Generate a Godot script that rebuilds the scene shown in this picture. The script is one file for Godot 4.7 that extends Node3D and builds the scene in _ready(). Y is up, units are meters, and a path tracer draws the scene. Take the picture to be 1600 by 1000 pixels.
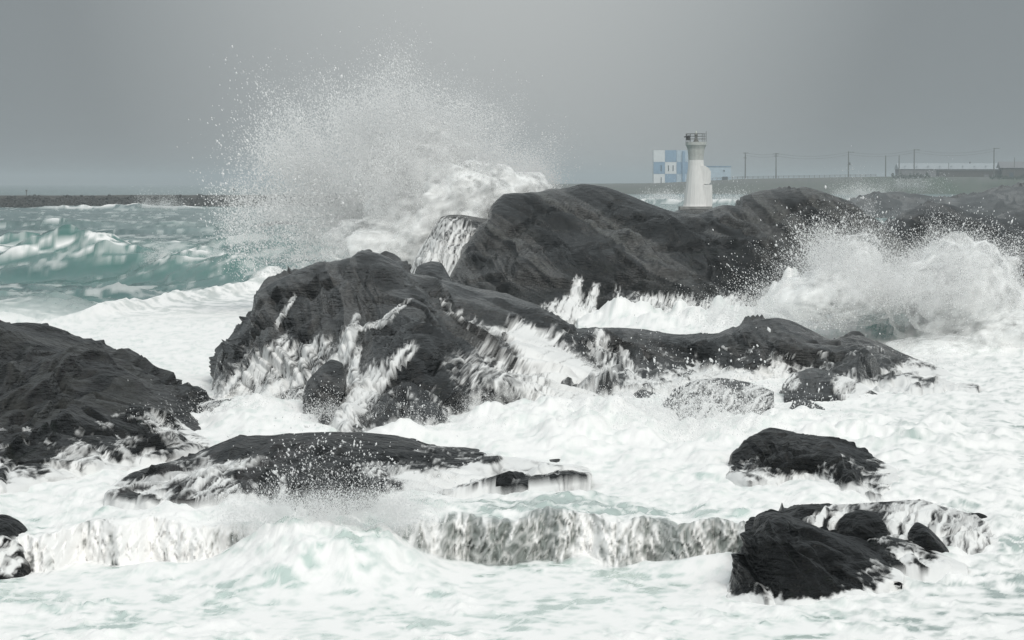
extends Node3D

# Storm surf on a rocky shore. The camera stands on a bank 5 m above the sea with a long lens; -z is out to sea.
const F := 4537.0            # focal length in pixels of a 1600 x 1000 frame
const EYE := 5.0             # metres above the sea
const HORIZON := 285.0

var cam_basis: Basis
var cam_inv: Basis
var rng := RandomNumberGenerator.new()
var n_big := FastNoiseLite.new()
var n_med := FastNoiseLite.new()
var n_fine := FastNoiseLite.new()
var n_lay := FastNoiseLite.new()
var n_rid := FastNoiseLite.new()
var n_cell := FastNoiseLite.new()
var M := {}
var taken := {}
var puff_meshes: Array[ArrayMesh] = []


func _ready():
	cam_basis = Basis(Vector3.RIGHT, -atan((500.0 - HORIZON) / F))
	cam_inv = cam_basis.inverse()
	var cam := Camera3D.new()
	cam.name = "camera"
	cam.position = Vector3(0, EYE, 0)
	cam.basis = cam_basis
	cam.fov = rad_to_deg(2.0 * atan(500.0 / F))
	cam.near = 0.5
	cam.far = 12000.0
	cam.current = true
	add_child(cam)

	var env := Environment.new()
	env.background_mode = Environment.BG_SKY
	var sky := Sky.new()
	var pano := PanoramaSkyMaterial.new()
	pano.panorama = overcast_sky()
	sky.sky_material = pano
	env.sky = sky
	env.tonemap_mode = Environment.TONE_MAPPER_LINEAR
	env.tonemap_exposure = 1.2
	env.fog_enabled = true
	env.fog_density = 0.00036
	env.fog_light_color = Color(0.93, 0.98, 1.0)
	env.sdfgi_enabled = true
	env.ssao_enabled = true
	env.ssil_enabled = true
	var we := WorldEnvironment.new()
	we.name = "environment"
	we.environment = env
	add_child(we)

	var sun := DirectionalLight3D.new()
	sun.name = "sun"
	sun.light_energy = 0.5
	sun.light_angular_distance = 30.0
	sun.light_color = Color(1.0, 0.985, 0.96)
	sun.shadow_enabled = true
	sun.rotation_degrees = Vector3(-44, 22, 0)
	add_child(sun)

	rng.seed = 20240611
	setup_noise()
	setup_materials()
	setup_puffs()
	sea()
	land()
	breakwater()
	far_rocks()
	rocks()
	lighthouse()
	buildings()
	poles()
	sprays()


func overcast_sky() -> ImageTexture:
	# a rain-laden overcast: about three times as bright overhead as at the horizon, with soft bands of thicker cloud all round
	var w := 1024
	var h := 512
	var im := Image.create(w, h, false, Image.FORMAT_RGBF)
	var nz := FastNoiseLite.new()
	nz.seed = 5
	nz.frequency = 1.6
	nz.fractal_octaves = 3
	for y in h:
		var el := (0.5 - (y + 0.5) / h) * PI
		var up: float = maxf(0.0, sin(el))
		var base := SKY_LOW + (SKY_HIGH - SKY_LOW) * pow(up, 0.85)
		for x in w:
			var ph := ((x + 0.5) / w - 0.5) * TAU
			var v := Vector3(sin(ph) * cos(el), sin(el) * 2.2, -cos(ph) * cos(el))
			var m := 1.0 - 0.52 * (1.0 - smoothstep(0.12, 0.5, up)) * cos((ph + 0.01) * 13.0) + 0.10 * nz.get_noise_3dv(v)
			var l: float = base * m
			im.set_pixel(x, y, Color(l * (0.85 + 0.07 * m), l, l * (1.09 - 0.06 * m)))
	return ImageTexture.create_from_image(im)

const SKY_LOW := 0.222
const SKY_HIGH := 0.68


# ---------------------------------------------------------------- helpers

func at(px: float, py: float, d: float) -> Vector3:
	var dir := cam_basis * Vector3((px - 800.0) / F, (500.0 - py) / F, -1.0)
	return Vector3(0, EYE, 0) + dir * (d / -dir.z)


func to_px(p: Vector3) -> Vector2:
	var q := cam_inv * (p - Vector3(0, EYE, 0))
	return Vector2(800.0 + F * q.x / -q.z, 500.0 - F * q.y / -q.z)


func numbered(called: String) -> String:
	if not taken.has(called):
		taken[called] = 0
		return called
	taken[called] += 1
	return "%s_%03d" % [called, taken[called]]


func tag(o: Node, label: String, category := "", group := "", kind := ""):
	if label: o.set_meta("label", label)
	if category: o.set_meta("category", category)
	if group: o.set_meta("group", group)
	if kind: o.set_meta("kind", kind)
	return o


func thing(called: String, label: String, category: String, where := Vector3.ZERO, group := "", kind := "") -> Node3D:
	var o := Node3D.new()
	o.name = numbered(called)
	o.position = where
	add_child(o)
	tag(o, label, category, group, kind)
	return o


func put(called: String, mesh: Mesh, mat: Material, parent: Node = null) -> MeshInstance3D:
	var o := MeshInstance3D.new()
	o.mesh = mesh
	o.material_override = mat
	if parent == null:
		o.name = numbered(called)
		add_child(o, true)
	else:
		o.name = called
		parent.add_child(o, true)
	return o


func setup_noise():
	for a in [[n_big, 0.25, 3, 11], [n_med, 0.8, 4, 22], [n_fine, 3.2, 3, 33], [n_lay, 0.5, 1, 44]]:
		a[0].noise_type = FastNoiseLite.TYPE_SIMPLEX_SMOOTH
		a[0].frequency = a[1]
		a[0].seed = a[3]
		a[0].fractal_type = FastNoiseLite.FRACTAL_FBM if a[2] > 1 else FastNoiseLite.FRACTAL_NONE
		a[0].fractal_octaves = a[2]
	n_rid.noise_type = FastNoiseLite.TYPE_SIMPLEX_SMOOTH
	n_rid.frequency = 0.5
	n_rid.seed = 55
	n_rid.fractal_type = FastNoiseLite.FRACTAL_RIDGED
	n_rid.fractal_octaves = 3
	n_cell.noise_type = FastNoiseLite.TYPE_CELLULAR
	n_cell.frequency = 1.0
	n_cell.seed = 66
	n_cell.fractal_type = FastNoiseLite.FRACTAL_NONE
	n_cell.cellular_return_type = FastNoiseLite.RETURN_DISTANCE2_SUB


func noise_tex(size: int, freq: float, oct: int, sd: int, lo := Color.BLACK, hi := Color.WHITE, ridged := false) -> NoiseTexture2D:
	var n := FastNoiseLite.new()
	n.noise_type = FastNoiseLite.TYPE_SIMPLEX_SMOOTH
	n.frequency = freq
	n.fractal_octaves = oct
	n.seed = sd
	if ridged:
		n.fractal_type = FastNoiseLite.FRACTAL_RIDGED
	var t := NoiseTexture2D.new()
	t.width = size
	t.height = size
	t.seamless = true
	t.noise = n
	var g := Gradient.new()
	g.set_color(0, lo)
	g.set_color(1, hi)
	t.color_ramp = g
	return t


func plain(col: Color, rough := 0.8) -> StandardMaterial3D:
	var m := StandardMaterial3D.new()
	m.albedo_color = col.linear_to_srgb()
	m.roughness = rough
	return m


func grained(col: Color, rough := 0.8, size := 0.5, spread := 0.25, relief := 0.0) -> StandardMaterial3D:
	# a plain colour with weathering: two scales of tone, laid on in the world's own axes
	var m := plain(Color(1, 1, 1), rough)
	var a := Color(col.r * (1.0 - spread), col.g * (1.0 - spread), col.b * (1.0 - spread)).linear_to_srgb()
	var b := Color(col.r * (1.0 + spread), col.g * (1.0 + spread), col.b * (1.0 + spread)).linear_to_srgb()
	m.albedo_color = Color.WHITE
	m.albedo_texture = noise_tex(256, 0.02, 5, taken.size() + 7, a, b)
	m.uv1_triplanar = true
	m.uv1_world_triplanar = true
	m.uv1_scale = Vector3.ONE * size
	if relief > 0.0:
		m.heightmap_enabled = true
		m.heightmap_texture = M.grain_tex
		m.heightmap_scale = relief
	return m


func setup_materials():
	M.grain_tex = noise_tex(1024, 0.012, 6, 3)
	var r := StandardMaterial3D.new()
	r.vertex_color_use_as_albedo = true
	r.roughness = 0.27
	r.metallic_specular = 0.42
	r.albedo_texture = noise_tex(512, 0.03, 5, 9, Color(0.45, 0.45, 0.45), Color(1, 1, 1))
	r.heightmap_enabled = true
	r.heightmap_texture = noise_tex(1024, 0.01, 6, 4, Color.BLACK, Color.WHITE, false)
	r.heightmap_scale = 11.0
	r.uv1_triplanar = true
	r.uv1_world_triplanar = true
	r.uv1_scale = Vector3(0.30, 1.25, 0.30)
	M.rock = r
	# rocks that the surf never lets dry are darker and of a closer grain
	M.wet_rock = r.duplicate()
	M.wet_rock.metallic_specular = 0.26
	M.wet_rock.roughness = 0.36
	var s := StandardMaterial3D.new()
	s.vertex_color_use_as_albedo = true
	s.metallic_specular = 0.5
	var g := Gradient.new()
	g.set_color(0, Color(0.16, 0.16, 0.16))
	g.set_color(1, Color(0.85, 0.85, 0.85))
	var gt := GradientTexture2D.new()
	gt.gradient = g
	gt.width = 256
	gt.height = 4
	s.roughness_texture = gt
	s.roughness = 1.0
	s.texture_repeat = false
	M.sea = s
	M.foam = plain(Color(0.86, 0.88, 0.88), 0.75)
	M.foam.backlight_enabled = true
	M.foam.backlight = Color(0.4, 0.4, 0.4)
	M.trickle = plain(Color(0.80, 0.83, 0.83), 0.6)
	M.drop = plain(Color(0.985, 0.99, 0.99), 0.6)
	M.drop.backlight_enabled = true
	M.drop.backlight = Color(0.9, 0.9, 0.9)
	# thin running water and blown mist: white where it is thick, clear where it is torn
	M.film = plain(Color(0.88, 0.88, 0.87), 0.55)
	M.film.vertex_color_use_as_albedo = true
	M.film.transparency = BaseMaterial3D.TRANSPARENCY_ALPHA
	M.mist = plain(Color(0.98, 0.99, 0.985), 0.9)
	M.mist.vertex_color_use_as_albedo = true
	M.mist.transparency = BaseMaterial3D.TRANSPARENCY_ALPHA
	M.white_paint = grained(Color(0.76, 0.75, 0.735), 0.7, 0.4, 0.11)
	M.white_paint.uv1_scale = Vector3(1.1, 0.12, 1.1)
	M.old_paint = grained(Color(0.50, 0.51, 0.49), 0.8, 0.5, 0.18)
	M.concrete = grained(Color(0.27, 0.27, 0.26), 0.9, 0.4, 0.25, 2.0)
	M.steel = plain(Color(0.12, 0.12, 0.11), 0.6)
	M.dark = plain(Color(0.05, 0.05, 0.055), 0.5)


func grid_mesh(P: PackedVector3Array, C: PackedColorArray, UV: PackedVector2Array, rows: int, cols: int) -> ArrayMesh:
	var N := grid_normals(P, rows, cols)
	var I := PackedInt32Array()
	I.resize((rows - 1) * (cols - 1) * 6)
	var k := 0
	for i in rows - 1:
		var o := i * cols
		for j in cols - 1:
			var a := o + j
			I[k] = a
			I[k + 1] = a + 1
			I[k + 2] = a + cols
			I[k + 3] = a + 1
			I[k + 4] = a + cols + 1
			I[k + 5] = a + cols
			k += 6
	var arr := []
	arr.resize(Mesh.ARRAY_MAX)
	arr[Mesh.ARRAY_VERTEX] = P
	arr[Mesh.ARRAY_NORMAL] = N
	if C.size(): arr[Mesh.ARRAY_COLOR] = C
	if UV.size(): arr[Mesh.ARRAY_TEX_UV] = UV
	arr[Mesh.ARRAY_INDEX] = I
	var m := ArrayMesh.new()
	m.add_surface_from_arrays(Mesh.PRIMITIVE_TRIANGLES, arr)
	return m


func grid_normals(P: PackedVector3Array, rows: int, cols: int) -> PackedVector3Array:
	# rows run from far to near, columns from left to right: the normal looks up and to the viewer
	var N := PackedVector3Array()
	N.resize(P.size())
	for i in rows:
		var o := i * cols
		var up := o - cols if i > 0 else o
		var dn := o + cols if i < rows - 1 else o
		for j in cols:
			var l := j - 1 if j > 0 else j
			var r := j + 1 if j < cols - 1 else j
			N[o + j] = (P[dn + j] - P[up + j]).cross(P[o + r] - P[o + l]).normalized()
	return N


func box_into(st: SurfaceTool, c: Vector3, size: Vector3, basis := Basis()):
	var b := BoxMesh.new()
	b.size = size
	st.append_from(b, 0, Transform3D(basis, c))


func rod_into(st: SurfaceTool, a: Vector3, b: Vector3, r0: float, r1 := -1.0, sides := 6):
	var c := CylinderMesh.new()
	c.bottom_radius = r0
	c.top_radius = r0 if r1 < 0.0 else r1
	c.height = a.distance_to(b)
	c.radial_segments = sides
	c.rings = 1
	var y := (b - a).normalized()
	var x := y.cross(Vector3.FORWARD if absf(y.z) < 0.9 else Vector3.RIGHT).normalized()
	st.append_from(c, 0, Transform3D(Basis(x, y, x.cross(y)), (a + b) * 0.5))


func stool() -> SurfaceTool:
	var st := SurfaceTool.new()
	st.begin(Mesh.PRIMITIVE_TRIANGLES)
	return st


# ---------------------------------------------------------------- the sea

func ledge_d(px: float) -> float:
	return 38.1 + 0.75 * n_lay.get_noise_1d(px * 0.017) + 0.22 * n_med.get_noise_1d(px * 0.03) - smoothstep(0.0, 340.0, 340.0 - px) * 0.5


func water_level(px: float, d: float) -> float:
	# the pool behind the rock ledge stands higher than the one in front of it
	var dl := ledge_d(px)
	var w := 0.2 + 5.0 * smoothstep(1150.0, 1420.0, px)
	var l := (0.55 + 0.05 * n_lay.get_noise_2d(px * 0.02, 8.0)) * smoothstep(dl - w, dl + w, d)
	if px < 900.0:
		l *= 1.0 - smoothstep(72.0, 96.0, d)
	else:
		l *= 1.0 - smoothstep(100.0, 130.0, d)
	return l


func gauss(x: float) -> float:
	return exp(-x * x)


func wave(px: float, d: float, x0: float, x1: float, d0: float, d1: float, high: float, front: float, back: float) -> float:
	# a swell whose crest runs from pixel column x0 at distance d0 to x1 at d1: steep towards the shore, long behind
	var t := clampf((px - x0) / (x1 - x0), 0.0, 1.0)
	var s := d - lerpf(d0, d1, t)
	var ends := smoothstep(x0 - 60.0, x0 + 40.0, px) * (1.0 - smoothstep(x1 - 60.0, x1 + 60.0, px))
	return high * ends * (gauss(s / front) if s < 0.0 else gauss(s / back))


func sea():
	# one sheet from under the viewer to the horizon; rows lie closer where the water is near or broken
	var ds := PackedFloat32Array()
	var y := 1120.0
	while y > 905.0:
		ds.append(EYE * F / (y - HORIZON))
		y -= 1.6
	var first := ds.size()           # from here to second the rows follow the ledge
	for k in 54:
		ds.append(0.0)
	var second := ds.size()
	y = 806.0
	while y > 470.0:
		ds.append((EYE - 0.55) * F / (y - HORIZON))
		y -= 1.5
	var dd := ds[ds.size() - 1]
	while dd < 250.0:
		dd += 0.30 + (dd - 100.0) * 0.0035
		ds.append(dd)
	while dd < 6000.0:
		dd *= 1.010
		ds.append(dd)
	ds.reverse()
	var rows := ds.size()
	var xs := PackedFloat32Array()
	var x := -1500.0
	while x < 3100.0:
		xs.append(x)
		x += 3.0 if x > -120.0 and x < 1720.0 else 7.0 if x > -420.0 and x < 2020.0 else 34.0
	var cols := xs.size()
	var P := PackedVector3Array()
	var C := PackedColorArray()
	var UV := PackedVector2Array()
	P.resize(rows * cols)
	C.resize(rows * cols)
	UV.resize(rows * cols)
	var white := Color(0.90, 0.892, 0.88)
	var pale := Color(0.54, 0.645, 0.60)
	var teal := Color(0.068, 0.172, 0.155)
	var deep := Color(0.042, 0.11, 0.108)
	var curtain := Color(0.22, 0.24, 0.225)
	for i in rows:
		var ri := rows - 1 - i
		for j in cols:
			var px := xs[j]
			var d := ds[i]
			var dl := ledge_d(px)
			var step := 0.0
			if ri >= first and ri < second:
				step = (ri - first + 1.0) / (second - first + 1.0)
				var t := step * 2.0 - 1.0
				d = dl + 0.75 * (0.3 * t + 0.7 * t * t * t)
			elif ri < first:
				d = remap(d, 27.2, 36.5, 27.2, dl - 0.75)
			else:
				d = d if d > 44.0 else remap(d, 38.75, 44.0, dl + 0.77, 44.0)
			var wx := (px - 800.0) / F * d
			var h := water_level(px, d)
			var foam := 0.0
			var tint := pale
			if d < 140.0:
				# broken, aerated water near the rocks
				var big := n_big.get_noise_3d(wx * 1.6, 3.0, d * 1.0)
				var med := n_med.get_noise_3d(wx * 1.1, 9.0, d * 0.75)
				var fin := n_fine.get_noise_3d(wx * 1.0, 4.0, d * 0.55)
				var far_k := lerpf(0.85, 0.62, smoothstep(39.0, 46.0, d)) + 0.5 * smoothstep(70.0, 120.0, d)
				h += (0.17 * big + 0.15 * absf(med) + 0.06 * absf(fin) + 0.02 * fin - 0.07) * far_k
				h -= 0.36 * gauss((px - 770.0) / 150.0) * gauss((d - 43.6) / 1.8)
				# surges: in front of the ledge, at the foot of the middle rock, behind the right-hand ridge
				var surge := smoothstep(270.0, 480.0, px) * (1.0 - smoothstep(545.0, 735.0, px))
				h = maxf(h, 0.66 * surge * (1.0 + 0.30 * med + 0.15 * big + 0.16 * fin) * gauss((d - 37.3) / 1.9))
				var s1 := gauss((px - 520.0) / 125.0) * gauss((d - 37.2) / 1.7)
				h += 0.20 * gauss((px - 1130.0) / 110.0) * gauss((d - 37.3) / 0.7) + 0.14 * gauss((px - 250.0) / 70.0) * gauss((d - 37.0) / 0.6)
				var s2 := gauss((px - 860.0) / 190.0) * gauss((d - 51.0) / 3.2)
				h += 0.50 * s2 * (1.0 + 0.6 * med)
				h += 0.30 * gauss((px - 1290.0) / 330.0) * gauss((d - 50.0) / 4.5) * (1.0 + med)
				var s4 := gauss((px - 410.0) / 115.0) * gauss((d - 54.0) / 3.4)
				h += 0.46 * s4 * (1.0 + 0.25 * med + 0.12 * fin) + 0.34 * gauss((px - 622.0) / 66.0) * gauss((d - 48.7) / 1.1) * (1.0 + 0.4 * med)
				var s3 := wave(px, d, 1210.0, 1900.0, 86.0, 78.0, 1.2, 4.0, 9.0)
				h += s3 * (1.0 + 0.35 * med + 0.2 * big)
				h += wave(px, d, 930.0, 1260.0, 92.0, 86.0, 0.55, 3.0, 5.0) * (1.0 + med)
				var cover := 0.58
				cover += 0.25 * smoothstep(36.0, 44.0, d) - 0.10 * smoothstep(1250.0, 1600.0, px)
				cover -= 0.34 * gauss((px - 545.0) / 90.0) * gauss((d - 36.6) / 0.9)
				cover -= 0.55 * gauss((px - 870.0) / 230.0) * gauss((d - 39.9) / 1.0)
				cover += 0.6 * s2 + 0.2 * s3 + 0.5 * s4
				cover -= 0.95 * gauss((px - 1385.0) / 55.0) * gauss((d - 81.0) / 2.2)
				var streak := n_big.get_noise_3d(wx * 2.2, 17.0, d * 1.5) * 0.8 + 0.85 * n_med.get_noise_3d(wx * 2.2 + 0.4 * big, 21.0, d * 1.9)
				foam = smoothstep(-0.22, 0.16, streak + (cover - 0.42) * 1.9)
				var lace := n_cell.get_noise_3d(wx * 1.7 + med, 5.0, d * 0.9 + big * 2.0)
				foam = maxf(foam, 0.9 * (1.0 - smoothstep(-0.98, -0.84, lace)))
				var thin := smoothstep(-0.12, 0.42, n_med.get_noise_3d(wx * 3.2 + big, 31.0, d * 2.0) + 0.4 * fin)
				tint = tint.lerp(Color(0.635, 0.655, 0.64), 0.75 * foam)
				# where the foam is thin it hangs together as a net of bubbles with water between
				var net := 1.0 - smoothstep(-0.97, -0.62, n_cell.get_noise_3d(wx * 4.6 + 1.6 * med, 8.0, d * 2.6 + 1.6 * big))
				foam = lerpf(foam, foam * (0.45 + 0.55 * net), 0.62 * thin)
				foam = clampf(foam - (0.13 + 0.12 * smoothstep(1150.0, 1450.0, px)) * thin * (1.0 - 0.6 * s2), 0.0, 1.0)
				tint = pale.lerp(Color(0.30, 0.36, 0.34), smoothstep(1200.0, 1500.0, px) * 0.6 + 0.5 * gauss((px - 870.0) / 230.0) * gauss((d - 39.9) / 1.2))
				tint = tint.lerp(Color(0.14, 0.27, 0.24), gauss((px - 1385.0) / 70.0) * gauss((d - 81.0) / 3.0))
				if step > 0.0:
					# water falling over the ledge: a thin grey curtain torn into white strands
					var fall := sin(step * PI) * (1.0 - smoothstep(1150.0, 1230.0, px)) * (1.0 - surge)
					var patch := n_lay.get_noise_2d(wx * 1.3, 7.0)
					var warp := 0.5 * n_med.get_noise_2d(wx * 1.2, h * 1.5 + 20.0)
					var strand := n_med.get_noise_2d(wx * 4.6 + warp, h * 0.9 + 40.0) + 0.75 * n_fine.get_noise_2d(wx * 4.4 + warp, h * 1.3 + 80.0)
					var f2 := smoothstep(-0.42, 0.34, strand + 0.55 * patch + 0.40 * (1.0 - smoothstep(420.0, 620.0, px)))
					foam = lerpf(foam, f2, smoothstep(0.1, 0.5, fall))
					var mesh_ := 1.0 - smoothstep(-0.97, -0.70, n_cell.get_noise_3d(wx * 9.0 + 3.0 * warp, h * 5.0 + warp, 3.0))
					foam = maxf(foam, 0.5 * mesh_ * fall)
					tint = tint.lerp(curtain, smoothstep(0.1, 0.5, fall))
					d -= fall * (0.16 * strand + 0.1)
			# open water on the left and beyond
			var k_sea := smoothstep(96.0, 120.0, d) if px < 470.0 or d > 120.0 else 0.0
			if k_sea > 0.0 or d > 120.0:
				var line := lerpf(93.0, 136.0, clampf(px / 400.0, -0.3, 1.6)) + 3.0 * n_big.get_noise_1d(wx * 1.2)
				var s := d - line
				var near_foam := 1.0 - smoothstep(-0.8, 0.8, s)
				h += 0.34 * gauss((s + 1.6) / 2.0) * (1.0 + 0.8 * n_med.get_noise_2d(wx * 0.7, 4.0))
				var a1 := n_big.get_noise_3d(wx * 0.14, 50.0, d * 0.42)
				var a2 := n_med.get_noise_3d(wx * 0.16, 60.0, d * 0.40)
				var a3 := n_fine.get_noise_3d(wx * 0.30, 70.0, d * 0.45)
				var open := smoothstep(-2.0, 14.0, s)
				var rough := clampf(1.25 - d / 700.0, 0.25, 1.0)
				h += open * (0.85 * maxf(a1, -0.2) + 0.42 * absf(a2) + 0.10 * a3) * rough
				var w1 := wave(px, d, -420.0, 215.0, 160.0, 146.0, 2.0, 4.8, 11.0)
				var w2 := wave(px, d, 235.0, 425.0, 142.0, 138.0, 1.5, 4.0, 9.0)
				var w3 := wave(px, d, 120.0, 330.0, 176.0, 168.0, 1.25, 4.0, 9.0)
				var w4 := wave(px, d, 330.0, 620.0, 190.0, 186.0, 0.9, 4.0, 9.0)
				var w5 := wave(px, d, -300.0, 640.0, 300.0, 270.0, 0.8, 7.0, 16.0)
				var w6 := wave(px, d, 960.0, 1460.0, 620.0, 640.0, 1.3, 12.0, 30.0) + wave(px, d, 60.0, 330.0, 505.0, 515.0, 0.9, 10.0, 20.0)
				var wsum := (w1 + w2 + w3 + w4 + w5) * (1.0 + 0.5 * a2)
				h += wsum + w6 * (1.0 + 0.8 * a2)
				var crest := smoothstep(0.95, 1.75, wsum + 0.9 * maxf(a1, 0.0) + 0.7 * a2)
				var streaks := n_med.get_noise_3d(wx * 0.22, 90.0, d * 0.34) + 0.7 * n_fine.get_noise_3d(wx * 0.28, 95.0, d * 0.30)
				var f := smoothstep(0.10, 0.5, streaks) * 0.45
				f = maxf(f, crest * smoothstep(-0.12, 0.42, n_med.get_noise_3d(wx * 0.45 + d * 0.2, 120.0, d * 0.7) + 0.8 * n_fine.get_noise_3d(wx * 0.35 + d * 0.15, 125.0, d * 0.6)))
				f = maxf(f, smoothstep(0.4, 0.9, w6) * smoothstep(-0.4, 0.1, streaks))
				f *= smoothstep(1000.0, 500.0, d) * 0.6 + 0.4
				f = maxf(f, near_foam * (0.52 + 0.5 * smoothstep(-0.28, 0.25, n_med.get_noise_3d(wx * 0.9 + d * 0.3, 140.0, d * 0.55) + 0.7 * n_fine.get_noise_3d(wx * 0.6 + d * 0.2, 145.0, d * 0.4) + 0.12)) )
				var wcol := deep.lerp(teal, clampf(0.45 + 0.5 * wsum + 0.5 * a2, 0.0, 1.0))  # wave tops greener: light through thin water put into the colour
				wcol = wcol.lerp(Color(0.20, 0.27, 0.25), near_foam)
				var k := maxf(k_sea, smoothstep(115.0, 135.0, d))
				if px > 470.0 and d < 150.0:
					f = maxf(f, 0.75)
				foam = lerpf(foam, clampf(f, 0.0, 1.0), k)
				tint = tint.lerp(wcol, k)
			P[i * cols + j] = Vector3(wx, h, -d)
			C[i * cols + j] = tint.lerp(white, foam)
			UV[i * cols + j] = Vector2(clampf(foam, 0.01, 0.99), 0.5)
	var o := put("sea", grid_mesh(P, C, UV, rows, cols), M.sea)
	tag(o, "storm sea white with foam round the dark rocks, teal farther out", "", "", "structure")
	print("sea ", rows, " x ", cols)


# ---------------------------------------------------------------- rocks

func smooth_row(pts: PackedVector3Array, cols: int) -> PackedVector3Array:
	var n := pts.size()
	var at_len := PackedFloat32Array()
	at_len.resize(n)
	for k in range(1, n):
		at_len[k] = at_len[k - 1] + Vector2(pts[k].x - pts[k - 1].x, pts[k].y - pts[k - 1].y).length()
	var out := PackedVector3Array()
	out.resize(cols)
	var k := 0
	for j in cols:
		var want := at_len[n - 1] * j / (cols - 1.0)
		while k < n - 2 and at_len[k + 1] < want:
			k += 1
		var t := clampf((want - at_len[k]) / maxf(at_len[k + 1] - at_len[k], 0.0001), 0.0, 1.0)
		var cr := pts[k].cubic_interpolate(pts[k + 1], pts[maxi(k - 1, 0)], pts[mini(k + 2, n - 1)], t)
		out[j] = cr.lerp(pts[k].lerp(pts[k + 1], t), 0.45)
	return out


func rock_relief(p: Vector3, s: float, dip: Vector3, beds: float) -> float:
	# how far the weathered surface stands out: tilted beds that break off in ledges, hollows drawn out along the beds, cracks and grain
	var q := p / s
	var al := Vector3(dip.y, -dip.x, 0.0).normalized()
	var ac := dip.cross(al)
	var qa := q.dot(al)
	var qb := q.dot(ac)
	var qc := q.dot(dip)
	var b := n_big.get_noise_3d(qa * 1.6, qc * 2.0, qb * 1.6)
	var c := qc + 0.075 * b + 0.018 * n_med.get_noise_3d(qa * 0.9, 3.0, qb * 0.9)
	var out := 0.06 * b
	var f := 3.0
	var amp := 0.115 * beds
	for lev in 3:
		var t := c * f + lev * 0.37
		var k := floorf(t)
		var r := t - k
		# each bed swells towards its top edge and is cut back under it; beds die out sideways
		var saw := r / 0.86 if r < 0.86 else (1.0 - r) / 0.14
		var bed := 0.35 + 1.6 * n_lay.get_noise_3d(qa * f * 0.13 + k * 13.7, k * 7.1, qb * f * 0.22)
		out += amp * (maxf(bed, 0.0) * (saw - 0.5) + 0.5 * bed)
		f *= 2.45
		amp *= 0.56
	out += 0.03 * n_med.get_noise_3d(qa * 0.5, qc * 1.9, qb * 0.8)
	out -= 0.045 * n_rid.get_noise_3d(qa * 0.7, qc * 2.2, qb * 0.9)
	out -= 0.06 * smoothstep(0.22, 0.5, n_med.get_noise_3d(qa * 0.8 + 40.0, qc * 3.6, qb * 1.3))
	# broken corners: a few hard joints across the beds
	var jt := n_cell.get_noise_3d(qa * 1.1, qc * 1.5, qb * 1.1)
	out -= 0.045 * (1.0 - smoothstep(-0.97, -0.85, jt))
	out += 0.012 * n_fine.get_noise_3d(qa * 1.1, qc * 2.2, qb * 1.1)
	return out * s


func bed_line(p: Vector3, s: float, dip: Vector3) -> float:
	# where in the pile of beds a point lies: the same measure by which rock_relief() cuts its ledges
	var q := p / s
	var al := Vector3(dip.y, -dip.x, 0.0).normalized()
	var ac := dip.cross(al)
	var qa := q.dot(al)
	var qb := q.dot(ac)
	var qc := q.dot(dip)
	return qc + 0.075 * n_big.get_noise_3d(qa * 1.6, qc * 2.0, qb * 1.6) + 0.018 * n_med.get_noise_3d(qa * 0.9, 3.0, qb * 0.9)


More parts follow.
